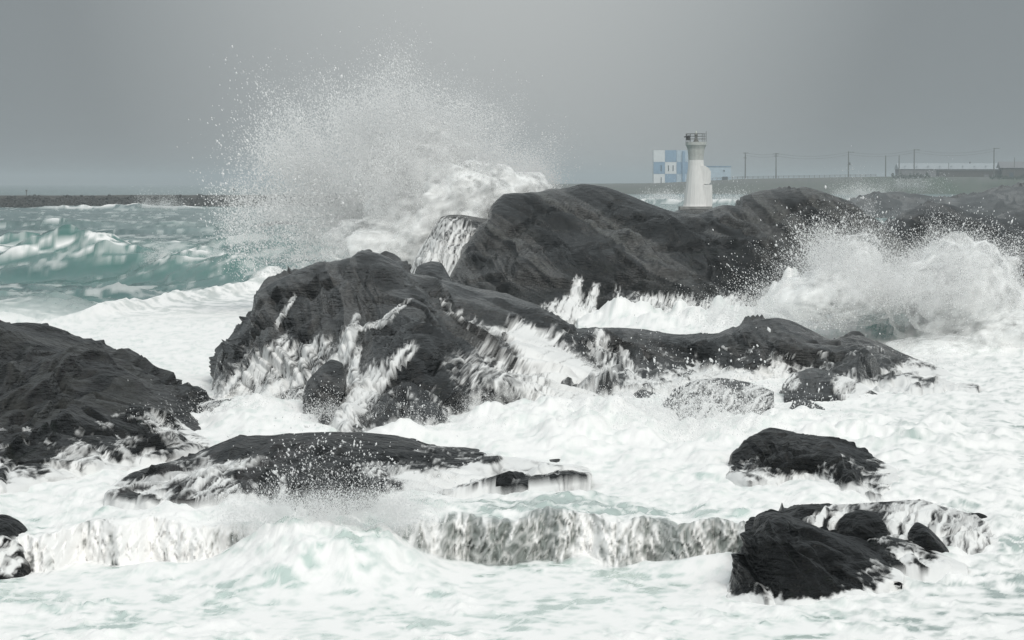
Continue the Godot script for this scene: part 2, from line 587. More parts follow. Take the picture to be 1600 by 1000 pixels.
func rock(called: String, label: String, rows: Array, opt := {}) -> Dictionary:
	# rows: outlines at several distances, crest first and waterline last, as [column, line, distance] triples; distance 0 is found from the water level
	var s: float = opt.get("s", 2.0)
	var dip: Vector3 = opt.get("dip", Vector3(0.45, 0.88, 0.12)).normalized()
	var thick: float = opt.get("thick", 5.0)
	var lv: float = opt.get("level", 0.61)
	var px_step: float = opt.get("px", 1.6)
	var beds: float = opt.get("beds", 1.0)
	var lines: Array[PackedVector3Array] = []
	var lo_x := 1e9
	var hi_x := -1e9
	for r in rows:
		var pts := PackedVector3Array()
		for k in range(0, r.size(), 3):
			var d: float = r[k + 2]
			if d == 0.0:
				d = (EYE - lv) * F / (r[k + 1] - HORIZON)
			pts.append(at(r[k], r[k + 1], d))
			lo_x = minf(lo_x, r[k])
			hi_x = maxf(hi_x, r[k])
		lines.append(pts)
	var cols := int((hi_x - lo_x) * 1.15 / px_step) + 8
	var fit: Array[PackedVector3Array] = []
	for l in lines:
		fit.append(smooth_row(l, cols))
	# the far side falls away behind the crest, and the foot goes on under water
	var crest := fit[0]
	var b1 := crest.duplicate()
	var b2 := crest.duplicate()
	var b0 := crest.duplicate()
	for j in cols:
		var c := crest[j]
		b0[j] = Vector3(c.x, c.y * 0.94 - 0.02, c.z - thick * 0.22)
		b1[j] = Vector3(c.x * 1.005, c.y * 0.6 - 0.2, c.z - thick * 0.7)
		b2[j] = Vector3(c.x * 1.01, -1.2, c.z - thick)
	var foot := fit[fit.size() - 1].duplicate()
	for j in cols:
		foot[j] = foot[j] + Vector3(0, -0.55, 0.9)
	fit.push_front(b0)
	fit.push_front(b1)
	fit.push_front(b2)
	fit.append(foot)
	var P := PackedVector3Array()
	var crest_row := 0
	var rows_n := 0
	for k in fit.size() - 1:
		var apart := 0.0
		for j in range(0, cols, 7):
			apart += to_px(fit[k][j]).distance_to(to_px(fit[k + 1][j]))
		apart /= ceilf(cols / 7.0)
		var steps := maxi(6, int(apart / px_step) + 1)
		if k < 3:
			steps = 10
		elif k == fit.size() - 2:
			steps = 5
		if k == 3:
			crest_row = rows_n
		var ka := maxi(k - 1, 0)
		var kb := mini(k + 2, fit.size() - 1)
		for i in steps + (1 if k == fit.size() - 2 else 0):
			var t := float(i) / steps
			for j in cols:
				P.append(fit[k][j].cubic_interpolate(fit[k + 1][j], fit[ka][j], fit[kb][j], t).lerp(fit[k][j].lerp(fit[k + 1][j], t), 0.35))
			rows_n += 1
	for i in rows_n:
		P[i * cols].y = minf(P[i * cols].y, -0.6)
		P[i * cols + cols - 1].y = minf(P[i * cols + cols - 1].y, -0.6)
	var N := grid_normals(P, rows_n, cols)
	var amp: float = opt.get("amp", 1.0)
	var C := PackedColorArray()
	C.resize(P.size())
	var tone: Color = opt.get("tone", Color(0.043, 0.041, 0.0395))
	var brown := Color(tone.r * 2.7, tone.r * 2.64, tone.r * 2.55)
	var grey := Color(tone.r * 0.13, tone.g * 0.134, tone.b * 0.134)
	var weed_shade := Color(tone.r * 0.26, tone.g * 0.29, tone.b * 0.27)
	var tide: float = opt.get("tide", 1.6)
	for k in P.size():
		var p := P[k]
		var j := k % cols
		var e := amp * lerpf(0.2, 1.0, smoothstep(0.0, 44.0, float(mini(j, cols - 1 - j)))) * (0.4 + 0.6 * smoothstep(0.0, 0.32, p.y / s)) * lerpf(0.12, 1.0, smoothstep(0.0, 18.0, absf(float(k / cols - crest_row))))
		P[k] = p + N[k] * rock_relief(p, s, dip, beds) * e
		var m := n_med.get_noise_3dv(p * (1.4 / s))
		var line := bed_line(p, s, dip)
		var bed := n_lay.get_noise_2d(floorf(line * 7.35) * 5.3, p.x * 0.12 / s) + 0.8 * n_lay.get_noise_2d(floorf(line * 18.0) * 3.7 + 50.0, p.x * 0.3 / s)
		var u := n_fine.get_noise_3dv(p * (0.9 / s))
		var c := grey.lerp(brown, smoothstep(0.05, 0.95, 0.48 + 0.75 * m + 0.4 * u + 0.9 * bed))
		# thin dark lines between the beds: shade under the ledges put into the colour
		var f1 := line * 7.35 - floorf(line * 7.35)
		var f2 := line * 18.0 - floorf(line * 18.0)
		var bed_shade := maxf(smoothstep(0.80, 0.92, f1) * smoothstep(-0.25, 0.2, m + 0.1), 0.85 * smoothstep(0.72, 0.9, f2) * smoothstep(-0.2, 0.25, u))
		c = c.lerp(grey, 0.9 * bed_shade)
		# algae low down; contrast of lit tops and shaded feet put into the colour
		c = c.lerp(weed_shade, (1.0 - smoothstep(0.25, 0.75, p.y / tide + 0.35 * m)) * 0.85)
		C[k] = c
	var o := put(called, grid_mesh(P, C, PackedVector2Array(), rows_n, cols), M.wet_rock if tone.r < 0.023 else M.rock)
	tag(o, label, opt.get("category", "rock"), opt.get("group", ""))
	var look := {}
	if opt.get("wet", false):
		for i in range(crest_row, rows_n - 5):
			for j in range(1, cols - 1, 2):
				var v := to_px(P[i * cols + j])
				look[Vector2i(int(v.x / 5.0), int(v.y / 5.0))] = Vector2i(i, j)
	return {"node": o, "P": P, "rows": rows_n, "cols": cols, "look": look, "crest": crest_row}


func film(called: String, label: String, on: Dictionary, flows: Array):
	# a sheet of running water lying on the rock a finger's breadth above it, torn into streaks that follow the flow.
	# flows: [x0, y0, x1, y1 (pixels, from where to where), half width at the start, at the end, cover 0..1]
	var P: PackedVector3Array = on.P
	var cols: int = on.cols
	var rows_n: int = on.rows
	var V := PackedVector3Array()
	var NN := PackedVector3Array()
	var C := PackedColorArray()
	var I := PackedInt32Array()
	var N := grid_normals(P, rows_n, cols)
	var used := PackedInt32Array()
	var px := PackedVector2Array()
	px.resize(P.size())
	for k in range(on.crest * cols, P.size()):
		px[k] = to_px(P[k])
	for f in flows:
		used.resize(P.size())
		used.fill(-1)
		var a := Vector2(f[0], f[1])
		var ab := Vector2(f[2], f[3]) - a
		var long := ab.length()
		var dirn := ab / long
		var reach := maxf(f[4], f[5]) + long
		var seed_at := rng.randf() * 90.0
		for k in range(on.crest * cols, P.size()):
			var q := px[k] - a
			if absf(q.x) > reach or absf(q.y) > reach:
				continue
			var t := q.dot(dirn) / long
			if t < -0.15 or t > 1.15:
				continue
			var half := lerpf(f[4], f[5], clampf(t, 0.0, 1.0))
			var s := (q.x * dirn.y - q.y * dirn.x) / half
			if absf(s) > 1.25:
				continue
			var p := P[k]
			var along := -p.y * 1.0 + p.z * 0.35
			var side := p.x + 0.3 * p.z
			var warp := 0.5 * n_med.get_noise_2d(along * 2.2, side * 2.0 + seed_at)
			var n := n_med.get_noise_3d(side * 9.0 + warp, along * 0.42 + seed_at, 2.0) + 0.5 * n_fine.get_noise_3d(side * 5.0 + warp, along * 0.7 + seed_at, 7.0)
			var edge := (1.0 - smoothstep(0.45, 1.2, absf(s))) * smoothstep(-0.15, 0.12, t) * (1.0 - smoothstep(0.9, 1.15, t))
			var web := 1.0 - smoothstep(-0.97, -0.72, n_cell.get_noise_3d(side * 7.0 + 2.0 * warp, along * 3.4 + warp, seed_at))
			var al := smoothstep(0.0, 0.5, n + f[6] * edge * 0.95 - 0.36 - 0.4 * (1.0 - edge))
			al = maxf(al, 0.75 * web * smoothstep(0.1, 0.7, edge * f[6] * 1.3 + 0.5 * n)) * 0.88
			used[k] = V.size()
			V.append(p + N[k] * (0.012 + 0.02 * al + 0.012 * n))
			NN.append(N[k])
			var g := 0.80 + 0.2 * clampf(al + 0.6 * n, 0.0, 1.0)
			C.append(Color(g, g, g, al))
		for i in range(on.crest, rows_n - 1):
			for j in cols - 1:
				var k := i * cols + j
				var q0 := used[k]
				var q1 := used[k + 1]
				var q2 := used[k + cols]
				var q3 := used[k + cols + 1]
				if q0 < 0 or q1 < 0 or q2 < 0 or q3 < 0:
					continue
				if C[q0].a + C[q1].a + C[q2].a + C[q3].a < 0.14:
					continue
				I.append_array(PackedInt32Array([q0, q1, q2, q1, q3, q2]))
	if I.is_empty():
		print("no film for ", called)
		return
	var arr := []
	arr.resize(Mesh.ARRAY_MAX)
	arr[Mesh.ARRAY_VERTEX] = V
	arr[Mesh.ARRAY_NORMAL] = NN
	arr[Mesh.ARRAY_COLOR] = C
	arr[Mesh.ARRAY_INDEX] = I
	var m := ArrayMesh.new()
	m.add_surface_from_arrays(Mesh.PRIMITIVE_TRIANGLES, arr)
	tag(put(called, m, M.film), label, "", "", "stuff")


func wash(on: Dictionary, label: String, high := 0.22):
	# the last wave running back off the foot of a rock: a torn skin of foam just above the waterline
	var P: PackedVector3Array = on.P
	var cols: int = on.cols
	var rows_n: int = on.rows
	var V := PackedVector3Array()
	var NN := PackedVector3Array()
	var C := PackedColorArray()
	var I := PackedInt32Array()
	var N := grid_normals(P, rows_n, cols)
	var used := PackedInt32Array()
	used.resize(P.size())
	used.fill(-1)
	for k in range(on.crest * cols, P.size()):
		var p := P[k]
		var above := p.y - water_level(800.0 + p.x / -p.z * F, -p.z) - 0.02
		if above > high * 2.2 or above < -0.3:
			continue
		var n := n_med.get_noise_3d(p.x * 2.2, p.y * 1.5, p.z * 1.2) + 0.5 * n_fine.get_noise_3d(p.x * 1.6, p.y * 1.2, p.z * 1.2)
		var web := 1.0 - smoothstep(-0.97, -0.75, n_cell.get_noise_3d(p.x * 6.0 + n, p.y * 5.0, p.z * 4.0))
		var near := 1.0 - smoothstep(0.0, high, above - 0.5 * high * n)
		var al := clampf(maxf(smoothstep(0.25, 1.0, near + 0.6 * n), 0.7 * web * smoothstep(0.0, 0.6, near + n)), 0.0, 1.0) * 0.86
		used[k] = V.size()
		V.append(p + N[k] * (0.014 + 0.02 * al))
		NN.append(N[k])
		C.append(Color(1, 1, 1, al))
	for i in range(on.crest, rows_n - 1):
		for j in cols - 1:
			var k := i * cols + j
			var q0 := used[k]
			var q1 := used[k + 1]
			var q2 := used[k + cols]
			var q3 := used[k + cols + 1]
			if q0 < 0 or q1 < 0 or q2 < 0 or q3 < 0 or C[q0].a + C[q1].a + C[q2].a + C[q3].a < 0.14:
				continue
			I.append_array(PackedInt32Array([q0, q1, q2, q1, q3, q2]))
	if I.is_empty():
		return
	var arr := []
	arr.resize(Mesh.ARRAY_MAX)
	arr[Mesh.ARRAY_VERTEX] = V
	arr[Mesh.ARRAY_NORMAL] = NN
	arr[Mesh.ARRAY_COLOR] = C
	arr[Mesh.ARRAY_INDEX] = I
	var m := ArrayMesh.new()
	m.add_surface_from_arrays(Mesh.PRIMITIVE_TRIANGLES, arr)
	tag(put("wave_wash", m, M.film), label, "", "", "stuff")


func rocks():
	# left foreground bank
	var r := rock("rock_bank", "large dark layered rock bank running out of the left edge of the view", [
		[-380, 450, 59.5, -260, 458, 59, -120, 486, 58, 0, 512, 57, 40, 522, 57, 100, 546, 56, 160, 568, 55, 212, 600, 54, 224, 612, 53.5, 256, 626, 53, 280, 660, 51.5, 306, 678, 50.5, 336, 694, 49.5],
		[-380, 520, 55, -260, 540, 54, -100, 560, 53, 0, 580, 52, 100, 590, 52, 180, 622, 51, 240, 655, 50, 290, 684, 49.6, 336, 695, 49.3],
		[-380, 620, 50, -260, 640, 49, -100, 650, 48, 0, 655, 47.5, 100, 662, 47.5, 190, 688, 48, 255, 702, 48.6, 300, 700, 49, 336, 698, 49.1],
		[-380, 700, 45.5, -260, 715, 44.5, -100, 715, 44, 0, 712, 44, 100, 712, 44.5, 190, 715, 45.8, 262, 716, 46.8, 300, 706, 48, 336, 701, 48.6],
		[-380, 791, 0, -260, 786, 0, -100, 778, 0, 0, 767, 0, 60, 754, 0, 110, 744, 0, 180, 735, 0, 258, 722, 0, 300, 708, 0, 336, 702, 0]],
		{"s": 2.6, "dip": Vector3(0.42, 0.9, 0.1), "thick": 9.0, "level": 0.55, "wet": true, "tone": Color(0.0215, 0.0205, 0.0195)})
	film("rock_runoff", "thin white water trickling down the left rock bank", r, [
		[150, 700, 130, 745, 50, 60, 0.36], [85, 715, 110, 750, 40, 50, 0.5], [232, 645, 285, 705, 14, 16, 0.5], [300, 676, 325, 694, 24, 20, 0.4]])
	wash(r, "torn foam running off the foot of the left rock bank", 0.2)

	# low rock in front of the middle one
	r = rock("low_rock", "low wet black rock shelf spattered with droplets in front of the middle rock", [
		[168, 768, 42.5, 200, 742, 43.5, 245, 728, 44.5, 290, 714, 45.2, 335, 699, 45.8, 385, 683, 46.3, 430, 681, 46.5, 480, 678, 46.5, 540, 676, 46.8, 600, 681, 47, 640, 687, 47, 668, 697, 47, 740, 703, 47, 790, 714, 46.5, 850, 723, 46, 912, 731, 45.4, 922, 741, 45],
		[168, 769, 42.2, 240, 748, 43, 320, 726, 43.6, 400, 712, 43.8, 480, 710, 44, 560, 716, 44, 640, 718, 44.4, 720, 721, 45, 800, 728, 45, 870, 736, 44.6, 922, 742, 44.6],
		[168, 771, 41.8, 240, 765, 41.8, 320, 755, 41.6, 400, 748, 41.5, 480, 752, 41.2, 560, 762, 41.2, 640, 766, 41.6, 720, 742, 43.8, 800, 742, 44.2, 870, 745, 44.2, 922, 745, 44.3],
		[168, 776, 0, 230, 783, 0, 290, 786, 0, 380, 780, 0, 450, 786, 0, 520, 794, 0, 580, 800, 39.6, 640, 804, 39.2, 684, 796, 39.8, 704, 775, 41.5, 760, 758, 0, 830, 762, 0, 880, 752, 0, 920, 745, 0]],
		{"amp": 0.75, "tide": 0.7, "s": 1.7, "dip": Vector3(0.3, 0.95, 0.1), "thick": 3.0, "wet": true, "tone": Color(0.022, 0.021, 0.0205)})
	film("rock_runoff", "thin white water trickling down the low black shelf", r, [
		[350, 735, 300, 785, 60, 34, 0.5], [400, 722, 210, 758, 9, 12, 0.6], [444, 746, 440, 788, 6, 8, 0.6], [560, 730, 720, 758, 14, 24, 0.45], [690, 740, 760, 752, 10, 14, 0.7], [600, 770, 680, 795, 18, 18, 0.5]])
	wash(r, "torn foam running off the edges of the low black shelf", 0.07)

	# the middle rock
	r = rock("peaked_rock", "tall peaked dark rock in mid view with white streams down its left flank", [
		[326, 640, 62, 333, 592, 62.5, 340, 560, 62.5, 352, 542, 63, 386, 508, 63, 402, 465, 63.5, 418, 448, 63.5, 455, 430, 63.5, 490, 414, 64, 520, 409, 64, 545, 402, 64, 565, 393, 64.5, 592, 398, 64.5, 625, 412, 65, 640, 430, 66, 690, 441, 68, 735, 452, 69, 790, 463, 70, 840, 480, 71, 880, 505, 71, 905, 520, 70, 960, 570, 68],
		[326, 642, 60, 345, 590, 61, 400, 530, 61.5, 450, 475, 62, 520, 452, 62, 590, 430, 62, 640, 436, 62.5, 680, 448, 63, 715, 490, 64.5, 780, 500, 66, 860, 530, 67, 960, 590, 66.5],
		[326, 645, 58.5, 380, 588, 59, 450, 540, 59.5, 520, 510, 59.5, 590, 490, 59.5, 650, 488, 59.5, 710, 510, 60.5, 780, 540, 61.5, 870, 575, 62, 960, 605, 62.5],
		[326, 634, 59, 400, 608, 58.5, 460, 590, 58, 520, 590, 56, 575, 565, 55.5, 635, 540, 55.5, 690, 552, 56, 740, 580, 57.5, 800, 596, 58.5, 880, 612, 59, 960, 618, 60],
		[326, 636, 58.5, 400, 628, 57, 470, 630, 56, 520, 634, 54, 575, 620, 52.6, 640, 600, 52.6, 700, 610, 53.2, 740, 612, 55, 800, 616, 56.5, 880, 622, 57.5, 960, 622, 59],
		[326, 641, 0, 400, 644, 0, 470, 652, 0, 520, 670, 0, 570, 690, 0, 640, 698, 0, 692, 692, 0, 722, 660, 0, 748, 646, 0, 800, 638, 0, 870, 637, 0, 960, 628, 0]],
		{"s": 3.0, "dip": Vector3(0.36, 0.92, 0.15), "thick": 8.0, "tide": 2.0, "wet": true})
	film("rock_cascade", "white streams pouring down the left flank of the peaked rock", r, [
		[648, 540, 575, 610, 12, 22, 0.85], [585, 600, 520, 680, 20, 22, 0.95], [548, 513, 536, 562, 15, 13, 0.75], [610, 505, 548, 516, 7, 7, 0.6], [560, 490, 552, 512, 9, 6, 0.4],
		[455, 532, 350, 625, 16, 34, 0.72], [520, 535, 430, 580, 18, 30, 0.75], [440, 560, 400, 650, 70, 60, 0.52], [545, 555, 490, 590, 12, 16, 0.8], [495, 600, 470, 665, 14, 20, 0.95], [490, 585, 400, 620, 12, 14, 0.85], [560, 540, 548, 610, 8, 14, 0.75], [350, 640, 450, 632, 8, 8, 0.7],
		[462, 460, 432, 512, 5, 8, 0.55], [640, 468, 590, 512, 5, 10, 0.4], [740, 560, 745, 655, 8, 10, 0.5], [590, 575, 540, 640, 20, 24, 0.6]])
	film("rock_cascade", "broad white chute between the peaked rock and the long ridge", r, [
		[800, 516, 930, 622, 24, 44, 1.35], [760, 516, 850, 528, 8, 14, 0.7], [830, 540, 900, 620, 50, 60, 0.8], [745, 545, 830, 625, 30, 40, 0.42], [700, 560, 790, 640, 24, 34, 0.35], [800, 590, 880, 630, 30, 30, 0.5], [680, 470, 760, 520, 10, 14, 0.3]])
	wash(r, "torn foam running off the foot of the peaked rock", 0.3)

	# ridge to the right of it
	r = rock("long_ridge", "long dark ridge sloping into the surf right of the peaked rock", [
		[840, 580, 66, 868, 522, 68.5, 885, 514, 69.5, 960, 512, 70, 1010, 516, 70, 1062, 523, 70, 1120, 520, 70, 1150, 514, 70, 1166, 506, 70, 1185, 499, 70, 1215, 497, 70, 1240, 503, 70, 1268, 516, 70, 1300, 530, 70, 1345, 526, 71, 1375, 535, 71, 1400, 546, 70.5, 1460, 572, 69, 1530, 602, 66],
		[840, 590, 64.5, 900, 540, 67, 960, 535, 68, 1060, 538, 68.5, 1150, 532, 68.5, 1220, 522, 68.5, 1300, 545, 68.5, 1380, 555, 69, 1450, 580, 68, 1530, 603, 65.5],
		[840, 600, 63.5, 900, 570, 66, 960, 565, 67, 1060, 565, 67.5, 1150, 558, 67.5, 1220, 548, 67, 1300, 565, 67, 1380, 576, 67, 1450, 590, 66.5, 1530, 604, 65.3],
		[840, 632, 0, 930, 622, 0, 985, 612, 0, 1050, 602, 0, 1120, 592, 0, 1200, 584, 0, 1260, 586, 0, 1330, 600, 0, 1400, 607, 0, 1460, 607, 0, 1530, 606, 0]],
		{"s": 2.0, "dip": Vector3(0.4, 0.9, 0.1), "thick": 4.0, "wet": true, "tone": Color(0.040, 0.037, 0.034)})
	film("rock_cascade", "lacy white water falling down the left end of the long ridge", r, [
		[925, 532, 940, 610, 34, 46, 0.55], [935, 514, 940, 545, 9, 12, 0.7], [972, 540, 996, 608, 8, 14, 0.7], [885, 520, 900, 600, 12, 24, 0.6], [1225, 565, 1205, 592, 18, 22, 0.7]])
	wash(r, "torn foam running off the foot of the long ridge", 0.25)

	# the big rock behind
	r = rock("great_rock", "broad massive brown rock behind, layers dipping right, lighthouse beyond", [
		[684, 480, 95, 706, 428, 96.5, 724, 392, 98, 748, 354, 99, 764, 340, 100, 768, 322, 100, 788, 303, 101, 815, 301, 101, 850, 299, 102, 885, 293, 103, 910, 287, 103, 945, 292, 103, 985, 306, 103, 1015, 319, 103, 1050, 331, 103, 1090, 336, 103, 1112, 326, 104, 1135, 319, 104, 1156, 322, 104, 1162, 307, 104.5, 1188, 299, 105, 1225, 297, 105, 1258, 293, 105, 1300, 305, 104, 1332, 316, 103, 1362, 336, 102, 1400, 364, 101, 1425, 392, 100, 1450, 430, 99, 1490, 490, 97],
		[684, 484, 94.5, 728, 420, 96, 775, 345, 98.5, 850, 330, 100, 950, 325, 101, 1050, 352, 101, 1150, 345, 102, 1250, 325, 103, 1330, 350, 101.5, 1400, 395, 100, 1490, 494, 96.5],
		[684, 488, 94, 735, 435, 95, 780, 385, 97, 850, 372, 98, 950, 370, 98.5, 1050, 388, 98.5, 1150, 392, 99, 1250, 380, 100, 1330, 405, 99, 1400, 440, 98, 1490, 498, 96],
		[684, 492, 93.5, 745, 450, 94, 790, 415, 95, 850, 405, 95.5, 950, 405, 96, 1050, 425, 96.5, 1150, 432, 97, 1250, 436, 97, 1350, 465, 96.5, 1490, 502, 95.5],
		[684, 496, 93, 750, 475, 93, 800, 462, 93.5, 900, 452, 94, 1000, 458, 94.3, 1100, 468, 94.6, 1200, 478, 95, 1300, 495, 94.5, 1490, 510, 95],
		[684, 510, 92, 800, 512, 91.5, 900, 520, 91, 1000, 526, 91, 1150, 528, 91, 1300, 530, 91, 1490, 530, 92]],
		{"tide": 3.4, "s": 3.3, "dip": Vector3(0.42, 0.9, 0.12), "thick": 14.0, "wet": true, "tone": Color(0.052, 0.050, 0.0475)})
	film("rock_cascade", "white water tumbling over the foot of the massive brown rock", r, [
		[1030, 462, 1030, 528, 62, 70, 0.78], [1120, 466, 1130, 528, 50, 60, 0.8], [903, 436, 893, 500, 9, 14, 0.8], [932, 446, 916, 500, 7, 14, 0.65], [966, 448, 958, 500, 6, 10, 0.5], [870, 470, 890, 520, 40, 60, 0.9], [1250, 484, 1240, 528, 90, 90, 0.9]])

	r = rock("streaming_rock", "dark steep rock face veiled by falling water beside the tall splash", [
		[630, 445, 104, 652, 400, 104.5, 668, 372, 105, 690, 340, 106, 720, 336, 106, 760, 342, 106.5, 800, 352, 107],
		[630, 450, 102.5, 665, 405, 102.5, 695, 372, 103.5, 730, 365, 104, 800, 370, 105],
		[630, 470, 101, 680, 460, 100.5, 740, 460, 100.5, 800, 470, 101]],
		{"s": 2.4, "dip": Vector3(0.1, 1, 0.1), "thick": 5.0, "wet": true})
	film("rock_cascade", "white veil of water falling down the steep face beside the splash", r, [[715, 345, 690, 440, 44, 46, 0.66], [680, 370, 655, 440, 22, 26, 0.8]])

	rock("small_stone", "small dark blunt stone between the peaked rock and the massive rock", [
		[644, 440, 79, 652, 416, 79, 674, 408, 79.5, 690, 411, 79.5, 699, 426, 79.5, 708, 442, 79],
		[644, 446, 78, 672, 425, 78, 708, 446, 78], [644, 470, 77, 672, 470, 77, 708, 470, 77]], {"s": 1.2, "thick": 1.6, "amp": 0.6})

	rock("right_rock", "dark rock rising behind the right-hand splash at the edge of the view", [
		[1370, 432, 118, 1386, 376, 121, 1402, 345, 122, 1428, 329, 124, 1466, 319, 125, 1492, 322, 125, 1514, 333, 126, 1560, 342, 126, 1610, 348, 127, 1700, 362, 127, 1900, 420, 127],
		[1370, 450, 116, 1430, 375, 120, 1500, 360, 121, 1600, 385, 122, 1700, 392, 122, 1900, 440, 122],
		[1370, 465, 114, 1430, 425, 116, 1500, 410, 116, 1600, 420, 117, 1700, 430, 117, 1900, 460, 118],
		[1370, 480, 112, 1430, 475, 111, 1500, 475, 111, 1600, 475, 112, 1700, 480, 112, 1900, 490, 112]],
		{"s": 3.6, "dip": Vector3(0.42, 0.9, 0.1), "thick": 12.0, "tone": Color(0.032, 0.031, 0.030)})
	rock("striped_rock", "pale striped rock top behind the dark rock at the right edge", [
		[1540, 352, 170, 1562, 338, 171, 1580, 330, 172, 1610, 329, 172, 1660, 326, 172, 1760, 350, 172],
		[1540, 356, 168, 1580, 342, 168, 1660, 340, 168, 1760, 360, 168], [1540, 390, 160, 1600, 390, 160, 1760, 390, 160]],
		{"s": 3.0, "dip": Vector3(0.25, 0.95, 0.1), "thick": 8.0, "tone": Color(0.10, 0.095, 0.088), "beds": 1.4})

	# rocks in the right foreground
	r = rock("wedge_rock", "black wedge-shaped rock alone in white foam above the nearest right rock", [
		[1140, 735, 44.4, 1144, 712, 44.7, 1156, 698, 45, 1172, 682, 45.2, 1205, 671, 45.5, 1240, 677, 45.6, 1300, 690, 45.6, 1332, 701, 45.4, 1362, 712, 45.1, 1402, 733, 44.4],
		[1140, 738, 44.2, 1165, 712, 44.5, 1210, 696, 44.6, 1260, 700, 44.7, 1320, 714, 44.6, 1402, 736, 44.3],
		[1140, 742, 43.9, 1175, 728, 43.9, 1220, 716, 43.8, 1280, 722, 43.7, 1330, 735, 43.6, 1402, 742, 44],
		[1140, 748, 0, 1170, 757, 0, 1205, 754, 0, 1260, 748, 0, 1300, 755, 0, 1345, 768, 0, 1375, 772, 0, 1402, 752, 0]],
		{"s": 1.15, "dip": Vector3(0.42, 0.9, 0.1), "thick": 2.0, "level": 0.56, "wet": true, "tone": Color(0.015, 0.0145, 0.014), "px": 1.4})
	wash(r, "torn foam running off the foot of the wedge-shaped rock", 0.12)
	r = rock("near_rock", "largest black angular rock in the right foreground, sharp peak at its left", [
		[1138, 922, 35.4, 1147, 892, 35.8, 1160, 858, 36.2, 1174, 830, 36.5, 1184, 806, 36.7, 1208, 799, 36.9, 1240, 807, 37, 1290, 829, 36.9, 1340, 850, 36.7, 1372, 868, 36.5, 1410, 900, 35.9],
		[1138, 924, 35.3, 1156, 890, 35.4, 1178, 848, 35.7, 1215, 822, 36, 1262, 838, 36.1, 1320, 866, 36, 1410, 906, 35.7],
		[1138, 928, 35.1, 1165, 900, 35.1, 1195, 868, 35.2, 1240, 858, 35.2, 1300, 880, 35.3, 1350, 898, 35.4, 1410, 914, 35.4],
		[1138, 940, 0, 1200, 946, 0, 1240, 952, 0, 1300, 942, 0, 1350, 940, 0, 1410, 922, 0]],
		{"s": 1.25, "dip": Vector3(0.4, 0.85, 0.2), "thick": 1.5, "level": 0.0, "tone": Color(0.010, 0.0097, 0.0094), "px": 1.4})
	wash(r, "torn foam running off the foot of the nearest black rock", 0.09)
	r = rock("tail_rock", "low wet spur trailing right from the nearest black rock", [
		[1335, 862, 37.3, 1362, 843, 37.5, 1390, 838, 37.6, 1440, 855, 37.6, 1480, 872, 37.4, 1510, 886, 37],
		[1335, 870, 37, 1380, 856, 37, 1440, 868, 37, 1510, 888, 36.8], [1335, 892, 36.2, 1400, 888, 36.3, 1510, 896, 36.4]],
		{"s": 0.8, "thick": 1.0, "wet": true, "tone": Color(0.015, 0.0145, 0.014)})
	wash(r, "torn foam running over the low spur beside the nearest black rock", 0.10)
	r = rock("shelf_rock", "low rock shelf washed by lacy foam right of the black boulders", [
		[1205, 812, 38.6, 1222, 800, 38.9, 1250, 790, 39.2, 1330, 787, 39.5, 1400, 783, 39.8, 1452, 786, 39.9, 1520, 806, 39.6, 1562, 830, 39.2, 1620, 852, 39],
		[1205, 820, 38.3, 1260, 803, 38.6, 1340, 802, 38.8, 1420, 800, 39, 1500, 822, 38.8, 1560, 846, 38.6, 1620, 860, 38.6],
		[1205, 850, 37.6, 1300, 850, 37.7, 1400, 850, 37.8, 1500, 858, 38, 1620, 872, 38.2]],
		{"s": 1.0, "dip": Vector3(0.3, 0.95, 0.1), "thick": 1.2, "wet": true, "tone": Color(0.018, 0.017, 0.0165)})
	film("rock_cascade", "lacy white foam running over the low shelf on the right", r, [
		[1400, 792, 1560, 868, 30, 60, 0.72], [1290, 797, 1310, 845, 50, 30, 0.75], [1400, 800, 1410, 850, 26, 26, 0.75], [1480, 800, 1600, 862, 30, 40, 0.62], [1340, 792, 1500, 800, 8, 10, 0.6]])
	rock("boulder", "rounded black boulder close behind the nearest black rock", [
		[1302, 850, 37.9, 1308, 818, 38, 1322, 803, 38.1, 1346, 797, 38.1, 1368, 803, 38.1, 1384, 820, 38, 1394, 852, 37.9],
		[1302, 856, 37.7, 1345, 820, 37.6, 1394, 858, 37.7], [1302, 880, 37.4, 1345, 880, 37.2, 1394, 880, 37.4]], {"s": 0.7, "thick": 0.6, "amp": 0.5, "tone": Color(0.007, 0.0068, 0.0067)})
	rock("boulder", "small black boulder with foam either side, right of the rounded one", [
		[1416, 860, 37.8, 1422, 830, 37.9, 1434, 817, 38, 1452, 826, 38, 1472, 846, 37.9, 1484, 862, 37.8],
		[1416, 864, 37.6, 1448, 840, 37.5, 1484, 866, 37.6], [1416, 885, 37.3, 1448, 885, 37.2, 1484, 885, 37.3]], {"s": 0.7, "thick": 0.6, "amp": 0.5, "tone": Color(0.007, 0.0068, 0.0067)})
	rock("rock_spike", "tiny black spike of rock at the tip of the right shelf", [
		[1212, 806, 39.2, 1219, 793, 39.2, 1222, 785, 39.2, 1225, 793, 39.2, 1236, 795, 39.2, 1240, 806, 39.2],
		[1212, 812, 39, 1225, 800, 39, 1240, 812, 39], [1212, 830, 38.8, 1225, 830, 38.8, 1240, 830, 38.8]], {"s": 0.25, "thick": 0.2, "amp": 0.3, "px": 1.2})

	# half-drowned rocks in the middle right
	r = rock("spattered_rock", "low rock half hidden by a burst of droplets below the long ridge", [
		[1020, 660, 52.5, 1036, 630, 53.5, 1060, 606, 55, 1090, 594, 56, 1130, 590, 56.5, 1170, 598, 56.5, 1210, 612, 56],
		[1020, 664, 52, 1060, 632, 53, 1110, 615, 54, 1210, 620, 55], [1020, 682, 50.5, 1060, 675, 51, 1110, 660, 52, 1210, 640, 54]],
		{"s": 1.3, "thick": 2.5, "wet": true})
